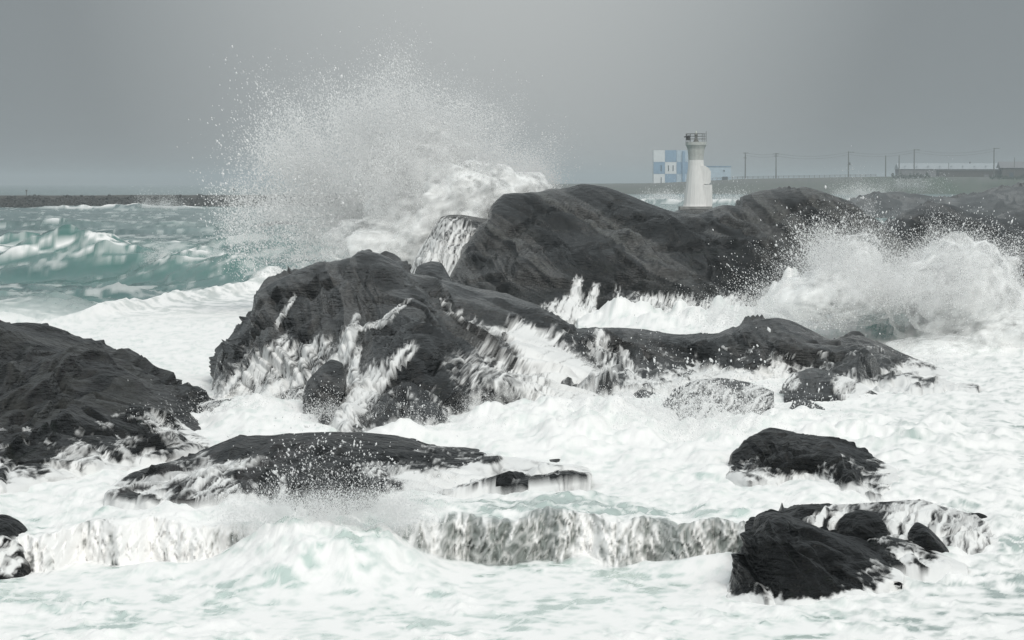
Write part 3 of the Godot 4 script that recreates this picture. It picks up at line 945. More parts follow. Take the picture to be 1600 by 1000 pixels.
	film("rock_runoff", "white water sheeting off the spattered rock below the long ridge", r, [[1130, 600, 1090, 660, 80, 80, 0.5], [1180, 600, 1190, 640, 30, 40, 0.6]])
	r = rock("foamed_rock", "rounded brown rock with foam pouring round it under the long ridge", [
		[1225, 600, 61.5, 1240, 584, 62.5, 1270, 577, 63, 1300, 582, 63, 1340, 598, 62.5, 1372, 616, 61.5],
		[1225, 606, 61, 1280, 594, 61.5, 1340, 608, 61.3, 1372, 620, 61], [1225, 626, 59.5, 1290, 626, 59.5, 1372, 630, 60]],
		{"s": 1.1, "thick": 2.0, "wet": true})
	film("rock_runoff", "white water running off the right side of the rounded brown rock", r, [[1310, 584, 1350, 622, 26, 40, 0.8], [1240, 584, 1236, 610, 10, 16, 0.6]])
	r = rock("awash_rock", "dark rock top barely showing through foam below the rounded brown rock", [
		[1234, 640, 57, 1242, 626, 57.4, 1262, 627, 57.4, 1290, 640, 57.2, 1330, 660, 56.5],
		[1234, 646, 56.4, 1270, 642, 56.4, 1330, 664, 56], [1234, 668, 55, 1270, 668, 55, 1330, 676, 55]], {"s": 0.9, "thick": 1.2, "wet": true})
	rock("small_stone", "small wet stone in the foam at the foot of the long ridge", [
		[972, 625, 61, 982, 610, 61.5, 1000, 601, 61.8, 1018, 608, 61.6, 1030, 624, 61],
		[972, 632, 60.5, 1000, 615, 60.5, 1030, 630, 60.5], [972, 645, 59.5, 1000, 645, 59.5, 1030, 645, 59.5]], {"s": 0.9, "thick": 1.2, "amp": 0.7})
	# stones at the left foot of the peaked rock
	r = rock("washed_rock", "round wet rock streaming with foam at the left foot of the peaked rock", [
		[278, 664, 53.5, 290, 642, 54.2, 315, 630, 54.6, 350, 624, 54.8, 375, 626, 54.8, 400, 640, 54.5, 412, 662, 54],
		[278, 668, 53, 340, 645, 53.4, 412, 666, 53.4], [278, 690, 51.5, 340, 690, 51.3, 412, 690, 51.6]], {"s": 1.2, "thick": 2.0, "wet": true})
	film("rock_runoff", "white water running off the round rock at the left foot", r, [[350, 628, 340, 680, 70, 80, 0.52], [350, 650, 350, 680, 60, 60, 0.6]])
	rock("upright_stone", "smooth dark upright stone among the streams of the peaked rock", [
		[472, 622, 53.4, 480, 596, 53.6, 498, 576, 53.8, 516, 562, 53.9, 534, 568, 53.9, 540, 590, 53.8, 536, 615, 53.6, 528, 632, 53.4],
		[472, 626, 53, 504, 596, 52.9, 534, 610, 53, 530, 634, 53], [472, 640, 52.6, 500, 640, 52.4, 530, 642, 52.6]], {"s": 0.9, "thick": 0.9, "amp": 0.5})
	# bottom left corner
	r = rock("corner_rock", "black rock half under white foam in the bottom left corner", [
		[-140, 800, 37.6, -60, 806, 37.9, 0, 808, 38, 24, 816, 38, 40, 830, 37.9, 46, 860, 37.6, 50, 905, 37],
		[-140, 840, 37.1, -60, 842, 37.2, 0, 842, 37.2, 50, 906, 36.8], [-140, 920, 35.8, -60, 920, 36, 0, 920, 36.2, 50, 925, 36.4]], {"s": 1.0, "thick": 1.2, "wet": true, "tone": Color(0.007, 0.0068, 0.0067)})
	film("rock_runoff", "white foam spilling over the rock in the bottom left corner", r, [[0, 842, 0, 900, 40, 44, 0.85]])
	rock("small_stone", "small flat black stone in the foam above the bottom left corner", [
		[8, 806, 40.6, 16, 790, 40.9, 34, 785, 41, 58, 790, 41, 72, 798, 40.8, 84, 808, 40.6],
		[8, 812, 40.2, 40, 798, 40.2, 84, 811, 40.3], [8, 826, 39.6, 40, 826, 39.6, 84, 822, 39.8]], {"s": 0.6, "thick": 0.7, "amp": 0.6})


func far_rocks():
	rock("far_reef", "long low hazy brown reef far off on the right shore", [
		[1318, 330, 430, 1346, 310, 432, 1372, 304, 434, 1392, 300, 436, 1432, 303, 436, 1482, 311, 438, 1520, 307, 438, 1562, 299, 440, 1600, 292, 442, 1680, 288, 445, 1800, 300, 445],
		[1318, 334, 424, 1380, 316, 425, 1450, 318, 425, 1520, 318, 426, 1600, 308, 428, 1700, 308, 430, 1800, 310, 430],
		[1318, 342, 398, 1400, 340, 400, 1480, 340, 400, 1560, 338, 405, 1640, 338, 405, 1800, 338, 405]],
		{"s": 9.0, "dip": Vector3(0.3, 0.95, 0.1), "thick": 40.0, "level": 0.0, "tone": Color(0.085, 0.075, 0.055), "px": 2.0})
	rock("far_rock", "low brownish rock awash far out left of the splash", [
		[392, 362, 300, 402, 352, 302, 420, 347, 303, 440, 345, 303, 470, 348, 303, 500, 358, 300],
		[392, 364, 296, 440, 355, 297, 500, 362, 296], [392, 372, 280, 440, 372, 280, 500, 372, 280]], {"s": 3.0, "thick": 6.0, "tone": Color(0.09, 0.08, 0.07), "px": 2.0})
	rock("lighthouse_reef", "grey rock islet that carries the white lighthouse", [
		[1030, 352, 252, 1048, 334, 253, 1062, 328, 254, 1090, 327, 254, 1112, 328, 254, 1135, 336, 253, 1160, 352, 252],
		[1030, 354, 248, 1062, 330, 247, 1112, 330, 247, 1160, 354, 248], [1030, 376, 240, 1090, 376, 240, 1160, 376, 240]], {"s": 3.0, "thick": 8.0, "amp": 0.3, "px": 2.0})


# ---------------------------------------------------------------- the far shore

func shore_top(px: float) -> float:
	# picture line of the road along the sea wall
	if px < 1000.0:
		return lerpf(290.0, 287.5, clampf((px - 800.0) / 200.0, 0.0, 1.0))
	if px < 1160.0:
		return lerpf(287.5, 279.5, (px - 1000.0) / 160.0)
	if px < 1360.0:
		return lerpf(279.5, 276.0, (px - 1160.0) / 200.0)
	return 276.0 + 1.5 * smoothstep(1360.0, 1700.0, px)


func shore(px: float, d: float) -> Vector3:
	# a point on the flat ground behind the sea wall
	var p := at(px, shore_top(px), 1262.0)
	return Vector3((px - 800.0) / F * d, p.y, -d)


func land():
	var lines := [[2600.0, 0], [1700.0, 0], [1300.0, 0], [1262.0, 0], [1259.0, 1], [1254.0, 2], [1236.0, 3], [1205.0, 4]]
	var P := PackedVector3Array()
	var C := PackedColorArray()
	var cols := 0
	for l in lines:
		cols = 0
		var px := 780.0
		while px < 2600.0:
			var top := shore(px, 1262.0).y
			var d: float = l[0]
			var w := n_med.get_noise_2d(px * 0.05, d * 0.01)
			var h := top
			var c := Color(0.13, 0.14, 0.12)
			if l[1] == 1:
				h = top - 0.35
				c = Color(0.15, 0.15, 0.145)
			elif l[1] == 2:
				h = lerpf(0.9, top, 0.45) + w * 0.4
				c = Color(0.11, 0.12, 0.10)
			elif l[1] == 3:
				h = 0.6 + w * 0.8
				c = Color(0.10, 0.105, 0.085)
			elif l[1] == 4:
				h = -1.5
			c = c.lerp(Color(0.055, 0.085, 0.05), clampf(0.5 + 1.2 * n_med.get_noise_2d(px * 0.02, d * 0.05), 0.0, 1.0) * smoothstep(1250.0, 1420.0, px) * (1.0 if l[1] >= 1 else 0.0))
			P.append(Vector3((px - 800.0) / F * d, h, -d - 3.0 * w))
			C.append(c)
			cols += 1
			px += 3.0
	var m := grained(Color(0.9, 0.9, 0.9), 0.9, 0.05, 0.1)
	m.vertex_color_use_as_albedo = true
	tag(put("coast_ground", grid_mesh(P, C, PackedVector2Array(), lines.size(), cols), m), "low hazy coast with a grey sea wall along the right shore", "", "", "structure")

	# guard rail of the coast road
	var g := thing("guard_rail", "thin guard rail along the far coast road behind the lighthouse", "guard rail")
	var st := stool()
	var last := Vector3.ZERO
	for k in 33:
		var p := shore(1112.0 + k * 8.0, 1263.0)
		if k > 0:
			for e in [0.55, 1.0]:
				rod_into(st, last + Vector3(0, e, 0), p + Vector3(0, e, 0), 0.06, -1.0, 4)
		last = p
		var sp := stool()
		rod_into(sp, p, p + Vector3(0, 1.1, 0), 0.09, -1.0, 5)
		put("post", sp.commit(), M.steel, g)
	put("rail", st.commit(), M.steel, g)

	# hedge in front of the sheds
	for h in [[1392.0, 1452.0, 1.6, "dark hazy hedge left of the long grey shed"], [1545.0, 1640.0, 1.3, "dark hazy hedge in front of the right-hand shed"]]:
		var V := PackedVector3Array()
		for k in 2600:
			var px := rng.randf_range(h[0], h[1])
			var high: float = h[2] * (0.75 + 0.8 * n_med.get_noise_1d(px * 0.25))
			var c := shore(px, 1248.0 + rng.randf_range(-2.0, 2.0)) + Vector3(0, -1.0 + sqrt(rng.randf()) * high * 1.6, 0)
			var a := Vector3(rng.randfn(), rng.randfn(), rng.randfn()).normalized() * 0.28
			var b := a.cross(Vector3(rng.randfn(), rng.randfn(), rng.randfn())).normalized() * 0.22
			V.append_array(PackedVector3Array([c - a, c + b, c + a]))
		var arr := []
		arr.resize(Mesh.ARRAY_MAX)
		arr[Mesh.ARRAY_VERTEX] = V
		var am := ArrayMesh.new()
		am.add_surface_from_arrays(Mesh.PRIMITIVE_TRIANGLES, arr)
		if M.get("leaf") == null:
			M.leaf = plain(Color(0.04, 0.055, 0.035), 0.8)
		tag(put("hedge", am, M.leaf), h[3], "hedge")


func breakwater():
	# a concrete wall on a mound of armour stone, from beyond the left edge to behind the splash
	var wall := stool()
	var path: Array[Vector3] = []
	for k in 41:
		var px := -560.0 + k * 35.0
		var d := 545.0 + k * 2.2
		path.append(Vector3((px - 800.0) / F * d, 0, -d))
	var t := thing("breakwater", "long low concrete breakwater with rubble at its foot on the left horizon", "breakwater")
	var sec := [Vector2(2.2, -1.0), Vector2(2.0, 1.75), Vector2(1.2, 1.85), Vector2(1.1, 2.35), Vector2(-1.1, 2.4), Vector2(-1.6, -1.0)]
	for k in path.size() - 1:
		for e in sec.size() - 1:
			var hk := 0.10 * n_lay.get_noise_1d(floorf(k / 3.0) * 9.0)
			var q := [path[k] + Vector3(0, sec[e].y + hk, sec[e].x), path[k + 1] + Vector3(0, sec[e].y + hk, sec[e].x), path[k + 1] + Vector3(0, sec[e + 1].y + hk, sec[e + 1].x), path[k] + Vector3(0, sec[e + 1].y + hk, sec[e + 1].x)]
			for v in [0, 2, 1, 0, 3, 2]:
				wall.set_smooth_group(-1)
				wall.add_vertex(q[v])
	wall.generate_normals()
	put("sea_wall", wall.commit(), grained(Color(0.11, 0.11, 0.105), 0.9, 0.2, 0.3), t)
	# armour blocks: four-legged concrete blocks heaped in front
	var bm := stool()
	for v in [Vector3(0, 1, 0), Vector3(0.94, -0.33, 0), Vector3(-0.47, -0.33, 0.82), Vector3(-0.47, -0.33, -0.82)]:
		rod_into(bm, Vector3.ZERO, v * 0.85, 0.36, 0.26, 7)
	var mm := MultiMesh.new()
	mm.transform_format = MultiMesh.TRANSFORM_3D
	mm.mesh = bm.commit()
	mm.instance_count = 2600
	for k in 2600:
		var u := rng.randf()
		var f := u * (path.size() - 1.001)
		var p := path[int(f)].lerp(path[int(f) + 1], f - int(f))
		var out := rng.randf()
		var bump := 0.35 * n_lay.get_noise_1d(f * 2.6)
		p += Vector3(rng.randf_range(-0.5, 0.5), lerpf(1.45 + bump, -0.2, out), lerpf(2.4, 7.0, out))
		mm.set_instance_transform(k, Transform3D(Basis(Vector3(rng.randfn(), rng.randfn(), rng.randfn()).normalized(), rng.randf() * TAU).scaled(Vector3.ONE * rng.randf_range(0.8, 1.15)), p))
	var o := MultiMeshInstance3D.new()
	o.name = "armour_blocks"
	o.multimesh = mm
	o.material_override = grained(Color(0.055, 0.055, 0.052), 0.8, 0.3, 0.3)
	t.add_child(o)
	o.set_meta("kind", "stuff")
	# small beacon posts on the wall
	for b in [[42.0, 0.9, "tiny post standing on the breakwater near the left edge"], [366.0, 1.2, "small mast standing on the breakwater left of the splash"]]:
		var k2: float = (b[0] + 560.0) / 35.0
		var p2 := path[int(k2)].lerp(path[int(k2) + 1], k2 - int(k2))
		var s := stool()
		rod_into(s, p2 + Vector3(0, 2.3, 0), p2 + Vector3(0, 2.4 + b[1], 0), 0.09, 0.06)
		box_into(s, p2 + Vector3(0, 2.45 + b[1], 0), Vector3(0.35, 0.3, 0.3))
		tag(put("marker_post", s.commit(), M.steel), b[2], "post")


func lathe(profile: Array, sides: int, smooth := false, turn := 0.0) -> ArrayMesh:
	var st := stool()
	for k in profile.size() - 1:
		for e in sides:
			var a0 := TAU * e / sides + turn
			var a1 := TAU * (e + 1) / sides + turn
			var p: Vector2 = profile[k]
			var q: Vector2 = profile[k + 1]
			var v := [Vector3(cos(a0) * p.x, p.y, sin(a0) * p.x), Vector3(cos(a1) * p.x, p.y, sin(a1) * p.x), Vector3(cos(a1) * q.x, q.y, sin(a1) * q.x), Vector3(cos(a0) * q.x, q.y, sin(a0) * q.x)]
			for i in [0, 1, 2, 0, 2, 3]:
				st.set_smooth_group(1 if smooth else -1)
				st.add_vertex(v[i])
	st.generate_normals()
	return st.commit()


func lighthouse():
	var u := 250.0 / F      # metres per pixel there
	var foot := at(1087.3, 327.5, 250.0)
	var t := thing("lighthouse", "small white concrete lighthouse with a flared grey top and railed platform", "lighthouse", foot)
	var st := stool()
	box_into(st, Vector3(-1.0 * u, -4.0 * u, 0), Vector3(50.0 * u, 18.0 * u, 2.8))
	put("base", st.commit(), M.concrete, t)
	var y0 := 5.0 * u
	put("tower", lathe([Vector2(20.5 * u, y0), Vector2(19.6 * u, y0 + 3 * u), Vector2(15.2 * u, y0 + 38 * u), Vector2(12.3 * u, y0 + 64 * u), Vector2(11.8 * u, y0 + 72.6 * u)], 16, false, 0.13), M.white_paint, t)
	put("flared_top", lathe([Vector2(11.8 * u, y0 + 72.7 * u), Vector2(12.2 * u, y0 + 80 * u), Vector2(13.6 * u, y0 + 90 * u), Vector2(15.6 * u, y0 + 94.5 * u), Vector2(16.4 * u, y0 + 95.5 * u), Vector2(16.6 * u, y0 + 100.5 * u), Vector2(0.0, y0 + 100.6 * u)], 16, false, 0.13), M.old_paint, t)
	# stair housing on the right: rounded upper bay over a square porch
	var bay := [Vector2(7, 35), Vector2(20, 35), Vector2(22.4, 38), Vector2(22.6, 54), Vector2(19.5, 59.5), Vector2(14, 63), Vector2(7, 64)]
	st = stool()
	for k in bay.size():
		var p: Vector2 = bay[k] * u
		var q: Vector2 = bay[(k + 1) % bay.size()] * u
		var v := [Vector3(p.x, y0 + p.y, 0.6), Vector3(q.x, y0 + q.y, 0.6), Vector3(q.x, y0 + q.y, -0.6), Vector3(p.x, y0 + p.y, -0.6)]
		for i in [0, 1, 2, 0, 2, 3]:
			st.set_smooth_group(-1)
			st.add_vertex(v[i])
		if k > 0 and k < bay.size() - 1:
			for z in [0.6, -0.6]:
				var tri := [Vector3(bay[0].x * u, y0 + bay[0].y * u, z), Vector3(p.x, y0 + p.y, z), Vector3(q.x, y0 + q.y, z)]
				for i in ([0, 2, 1] if z > 0.0 else [0, 1, 2]):
					st.set_smooth_group(-1)
					st.add_vertex(tri[i])
	st.generate_normals()
	put("stair_bay", st.commit(), M.white_paint, t)
	st = stool()
	box_into(st, Vector3(16.8 * u, y0 + 17.0 * u, 0.15), Vector3(15.4 * u, 33.8 * u, 1.1))
	var porch := put("porch", st.commit(), M.white_paint, t)
	st = stool()
	box_into(st, Vector3(24.6 * u, y0 + 14.0 * u, 0.15), Vector3(0.06, 26.0 * u, 0.6))
	put("door", st.commit(), M.old_paint, porch)
	# platform railing
	var top := y0 + 100.6 * u
	var rail := stool()
	var n := 8
	for e in n:
		var a := TAU * e / n + 0.2
		var b := TAU * (e + 1) / n + 0.2
		var pa := Vector3(cos(a), 0, sin(a)) * 15.8 * u + Vector3(0, top, 0)
		var pb := Vector3(cos(b), 0, sin(b)) * 15.8 * u + Vector3(0, top, 0)
		for h in [4.5, 8.8, 12.6]:
			rod_into(rail, pa + Vector3(0, h * u, 0), pb + Vector3(0, h * u, 0), 0.018, -1.0, 5)
		var ps := stool()
		rod_into(ps, pa, pa + Vector3(0, 12.9 * u, 0), 0.022, -1.0, 5)
		put("rail_post", ps.commit(), M.steel, t)
	put("railing", rail.commit(), M.steel, t)
	put("lamp_pedestal", lathe([Vector2(4.6 * u, top), Vector2(3.6 * u, top + 2.2 * u), Vector2(1.4 * u, top + 3.2 * u), Vector2(1.1 * u, top + 8.5 * u), Vector2(1.7 * u, top + 9.0 * u), Vector2(1.7 * u, top + 11.5 * u), Vector2(0, top + 12.0 * u)], 12, true), M.steel, t)
	put("lantern", lathe([Vector2(0.9 * u, top + 12.0 * u), Vector2(1.2 * u, top + 13.2 * u), Vector2(1.0 * u, top + 16.0 * u), Vector2(0, top + 17.2 * u)], 10, true), plain(Color(0.55, 0.58, 0.52), 0.3), t)
	var pan := put("instrument_panel", null, M.dark, t)
	st = stool()
	box_into(st, Vector3(-15.5 * u, top + 8.2 * u, 0.3), Vector3(7.0 * u, 0.07, 8.0 * u), Basis(Vector3(0, 0, 1), 0.35))
	box_into(st, Vector3(-13.0 * u, top + 5.5 * u, 0.3), Vector3(5.0 * u, 6.0 * u, 0.25))
	rod_into(st, Vector3(-15.0 * u, top + 3.0 * u, 0.3), Vector3(-15.0 * u, top + 12.0 * u, 0.3), 0.03)
	rod_into(st, Vector3(-9.5 * u, top, 0.3), Vector3(-9.5 * u, top + 12.0 * u, 0.3), 0.03)
	rod_into(st, Vector3(-19.0 * u, top + 8.0 * u, 0.3), Vector3(-9.5 * u, top + 9.5 * u, 0.3), 0.03)
	pan.mesh = st.commit()
	st = stool()
	rod_into(st, Vector3(15.8 * u, top + 12.0 * u, 0), Vector3(15.8 * u, top + 17.0 * u, 0), 0.018)
	put("antenna", st.commit(), M.steel, t)


func wall_box(called: String, c: Vector3, size: Vector3, mat: Material, parent: Node) -> MeshInstance3D:
	var st := stool()
	box_into(st, c, size)
	return put(called, st.commit(), mat, parent)


func gable(called: String, x0: float, x1: float, y0: float, y1: float, depth: float, over: float, mat: Material, parent: Node) -> MeshInstance3D:
	# a pitched roof whose ridge runs along x
	var st := stool()
	var z0 := -depth * 0.5 - over
	var z1 := depth * 0.5 + over
	var v := [Vector3(x0, y0, z1), Vector3(x1, y0, z1), Vector3(x1, y1, 0), Vector3(x0, y1, 0), Vector3(x0, y0, z0), Vector3(x1, y0, z0)]
	for i in [0, 2, 1, 0, 3, 2, 5, 2, 4, 4, 2, 3, 4, 3, 0, 1, 2, 5, 0, 1, 5, 0, 5, 4]:
		st.set_smooth_group(-1)
		st.add_vertex(v[i])
	st.generate_normals()
	return put(called, st.commit(), mat, parent)


func buildings():
	var u := 1275.0 / F
	var blue := grained(Color(0.25, 0.38, 0.52), 0.7, 0.1, 0.08)
	var sky_blue := grained(Color(0.46, 0.57, 0.66), 0.7, 0.1, 0.08)
	var white := grained(Color(0.74, 0.78, 0.80), 0.7, 0.1, 0.06)
	var glass := plain(Color(0.06, 0.08, 0.10), 0.2)
	var b := thing("checkered_building", "blue and white checkered block of a building behind the lighthouse", "building", at(1021.0, 291.0, 1275.0))
	wall_box("wall", Vector3(27.0 * u, 28.0 * u, -6.0), Vector3(53.0 * u, 56.0 * u, 11.0), white, b)
	var mats := [[sky_blue, white, blue], [blue, white, blue], [white, blue, white]]
	var pale := [[white, blue, sky_blue], [blue, white, blue], [white, blue, sky_blue]]
	for r in 3:
		for c in 3:
			var cell := put("panel", null, pale[r][c], b)
			var st := stool()
			box_into(st, Vector3((9.0 + c * 18.0) * u, (56.5 - 9.4 - r * 18.6) * u, -0.35), Vector3(17.6 * u, 18.2 * u, 0.4))
			cell.mesh = st.commit()
			if r == 1 and c == 1:
				for k in 2:
					wall_box("window", Vector3((9.0 + 18.0 - 3.6 + k * 7.2) * u, (56.5 - 9.8 - 18.6) * u, -0.1), Vector3(1.6 * u, 9.0 * u, 0.2), glass, cell)
			elif r != 0 and c == 0:
				wall_box("window", Vector3(12.0 * u, (56.5 - 9.8 - r * 18.6) * u, -0.1), Vector3(1.3 * u, 9.0 * u, 0.2), glass, cell)
	wall_box("stair_tower", Vector3(47.0 * u, 29.5 * u, 0.35), Vector3(4.0 * u, 50.0 * u, 0.9), blue, b)
	b = thing("low_blue_building", "low pale blue building right of the lighthouse", "building", at(1100.0, 285.0, 1290.0))
	wall_box("wall", Vector3(21.0 * u, 12.5 * u, -5.0), Vector3(43.0 * u, 25.0 * u, 10.0), sky_blue, b)
	wall_box("roof", Vector3(21.0 * u, 25.4 * u, -5.0), Vector3(44.0 * u, 1.0 * u, 10.6), blue, b)
	wall_box("shutter", Vector3(33.0 * u, 6.0 * u, 0.1), Vector3(9.0 * u, 6.0 * u, 0.3), glass, b)
	wall_box("window", Vector3(31.5 * u, 18.5 * u, 0.1), Vector3(2.0 * u, 2.4 * u, 0.3), glass, b)

	u = 1290.0 / F
	var tin := grained(Color(0.33, 0.36, 0.38), 0.45, 0.1, 0.12)
	var wall_grey := grained(Color(0.20, 0.20, 0.21), 0.8, 0.1, 0.15)
	var wall_brown := grained(Color(0.085, 0.078, 0.072), 0.8, 0.1, 0.2)
	b = thing("long_shed", "long grey shed with a pale metal roof on the far right shore", "shed", at(1405.0, 282.0, 1290.0))
	wall_box("wall", Vector3(83.0 * u, 9.5 * u, -7.0), Vector3(166.0 * u, 17.0 * u, 14.0), wall_grey, b)
	var roof := gable("roof", -0.4, 166.5 * u, 17.6 * u, 27.0 * u, 14.0, 0.5, tin, b)
	roof.position = Vector3(0, 0, -7.0)
	for k in 9:
		wall_box("roof_rib", Vector3((10.0 + k * 18.0) * u, 22.4 * u, -3.3), Vector3(0.25, 0.2, 8.0), tin, roof).position += Vector3(0, 0, 7.0)
	wall_box("vent", Vector3(114.0 * u, 27.6 * u, -7.0), Vector3(1.6 * u, 3.4 * u, 0.5), M.dark, roof).position += Vector3(0, 0, 7.0)
	b = thing("dark_shed", "dark flat-roofed shed standing in front of the long grey one", "shed", at(1467.0, 285.5, 1272.0))
	wall_box("wall", Vector3(48.0 * u, 9.5 * u, -4.0), Vector3(96.0 * u, 19.0 * u, 8.0), wall_brown, b)
	wall_box("roof", Vector3(48.0 * u, 19.4 * u, -4.0), Vector3(99.0 * u, 0.8 * u, 9.0), wall_grey, b)
	for k in 2:
		wall_box("door", Vector3((73.0 + k * 12.0) * u, 6.5 * u, 0.1), Vector3(7.0 * u, 12.0 * u, 0.3), wall_grey, b)
	b = thing("end_shed", "dark pitched-roof shed at the right edge beyond the long one", "shed", at(1566.0, 287.0, 1268.0))
	wall_box("wall", Vector3(40.0 * u, 12.0 * u, -5.0), Vector3(80.0 * u, 24.0 * u, 10.0), wall_brown, b)
	gable("roof", -1.0, 81.0 * u, 24.2 * u, 34.0 * u, 10.0, 0.6, wall_grey, b).position = Vector3(0, 0, -5.0)
	for k in 3:
		wall_box("window", Vector3((14.0 + k * 22.0) * u, 13.0 * u, 0.1), Vector3(6.0 * u, 8.0 * u, 0.25), glass, b)


func poles():
	var u := 1262.0 / F
	# column, top line, kind of head
	var list := [
		[1164.0, 238.0, 2, "utility pole with a short crossarm, first right of the lighthouse"], [1212.0, 239.0, 3, "utility pole with two crossarms, second right of the lighthouse"],
		[1325.0, 236.5, 4, "utility pole with an arm to the right and a transformer halfway up"], [1383.0, 243.0, 0, "bare utility pole left of the two thin ones by the long shed"],
		[1404.0, 243.0, 0, "thin bare pole at the left end of the long shed"], [1427.5, 233.0, 1, "tall utility pole before the gable of the long shed"],
		[1481.5, 254.0, 5, "very thin post before the dark shed"], [1552.0, 231.0, 1, "tallest utility pole, rising behind the right end of the long shed"], [1584.0, 246.0, 5, "thin pole above the roof of the end shed"]]
	var tops := {}
	for k in list.size():
		var a: Array = list[k]
		var foot := shore(a[0], 1268.0) - Vector3(0, 0.6, 0)
		var high: float = (shore_top(a[0]) - a[1]) * u + 0.6
		var t := thing("utility_pole", a[3], "utility pole", foot, "utility poles along the far coast road")
		var thin: float = 0.13 if a[2] == 5 else 0.25
		var st := stool()
		rod_into(st, Vector3.ZERO, Vector3(0, high, 0), thin * 1.15, thin * 0.85, 8)
		put("pole", st.commit(), M.steel, t)
		var arms := []
		match a[2]:
			1: arms = [[-0.3, 2.3, high - 0.25]]
			2: arms = [[-1.0, 1.3, high - 0.3], [-0.9, 0.5, high - 2.4]]
			3: arms = [[-1.4, 1.4, high - 0.4], [-1.0, 1.0, high - 1.3]]
			4: arms = [[-0.3, 2.3, high - 0.3]]
		for r in arms:
			st = stool()
			box_into(st, Vector3((r[0] + r[1]) * 0.5, r[2], 0.25), Vector3(r[1] - r[0], 0.22, 0.16))
			var arm := put("crossarm", st.commit(), M.steel, t)
			for e in 2:
				st = stool()
				rod_into(st, Vector3([r[0], r[1]][e] * 0.85, r[2] + 0.1, 0.25), Vector3([r[0], r[1]][e] * 0.85, r[2] + 0.45, 0.25), 0.09, 0.06)
				put("insulator", st.commit(), M.old_paint, arm)
		if a[2] == 4:
			st = stool()
			rod_into(st, Vector3(0.5, high * 0.5, 0.2), Vector3(0.5, high * 0.5 + 1.1, 0.2), 0.38, 0.38, 10)
			box_into(st, Vector3(0.4, high * 0.5 + 0.05, 0.2), Vector3(1.9, 0.18, 0.2))
			put("transformer", st.commit(), M.steel, t)
		tops[k] = foot + Vector3(0.4, high - 0.2, 0.25)
	for s in [[0, 1, "first"], [1, 2, "second"], [2, 5, "third"], [5, 7, "fourth"]]:
		var a: Vector3 = tops[s[0]]
		var b: Vector3 = tops[s[1]]
		var st := stool()
		for w in 2:
			var last := a - Vector3(0, w * 1.1, 0)
			for k in range(1, 11):
				var f := k / 10.0
				var p := a.lerp(b, f) - Vector3(0, w * 1.1 + 1.6 * 4.0 * f * (1.0 - f) * (a.distance_to(b) / 32.0), 0)
				rod_into(st, last, p, 0.045, -1.0, 4)
				last = p
		tag(put("power_line", st.commit(), M.steel), "faint sagging wires of the %s span from the lighthouse" % s[2], "power line")


# ---------------------------------------------------------------- spray

func setup_puffs():
	# clumps of droplets about one metre across, each droplet a small faceted bead; five fine, two coarse
	for v in 7:
		var coarse := v >= 5
		var count := 26 if coarse else 190
		var V := PackedVector3Array()
		var NN := PackedVector3Array()
		var I := PackedInt32Array()
		var streak := Vector3(rng.randfn() * 0.3, 1.0, rng.randfn() * 0.3).normalized()
		for k in count:
			var p := Vector3(rng.randfn(), rng.randfn(), rng.randfn()) * 0.28
			if k % 3 > 0:
				p += streak * rng.randfn() * 0.32
			var r := 0.0078 * exp(rng.randfn() * 0.45)
			if coarse:
				r = 0.0125 * exp(rng.randfn() * 0.75)
			var b := Basis(Vector3(rng.randfn(), rng.randfn(), rng.randfn()).normalized(), rng.randf() * TAU).scaled(Vector3(r, r * rng.randf_range(1.0, 1.9), r))
			var first := V.size()
			for d in [Vector3.UP, Vector3.RIGHT, Vector3.BACK, Vector3.LEFT, Vector3.FORWARD, Vector3.DOWN]:
				V.append(p + b * d)
				NN.append((b * d).normalized())
			for e in 4:
				var a := first + 1 + e
				var c := first + 1 + (e + 1) % 4
				I.append_array(PackedInt32Array([first, a, c, first + 5, c, a]))
		var arr := []
		arr.resize(Mesh.ARRAY_MAX)
		arr[Mesh.ARRAY_VERTEX] = V
		arr[Mesh.ARRAY_NORMAL] = NN
		arr[Mesh.ARRAY_INDEX] = I
		var m := ArrayMesh.new()
		m.add_surface_from_arrays(Mesh.PRIMITIVE_TRIANGLES, arr)
		puff_meshes.append(m)


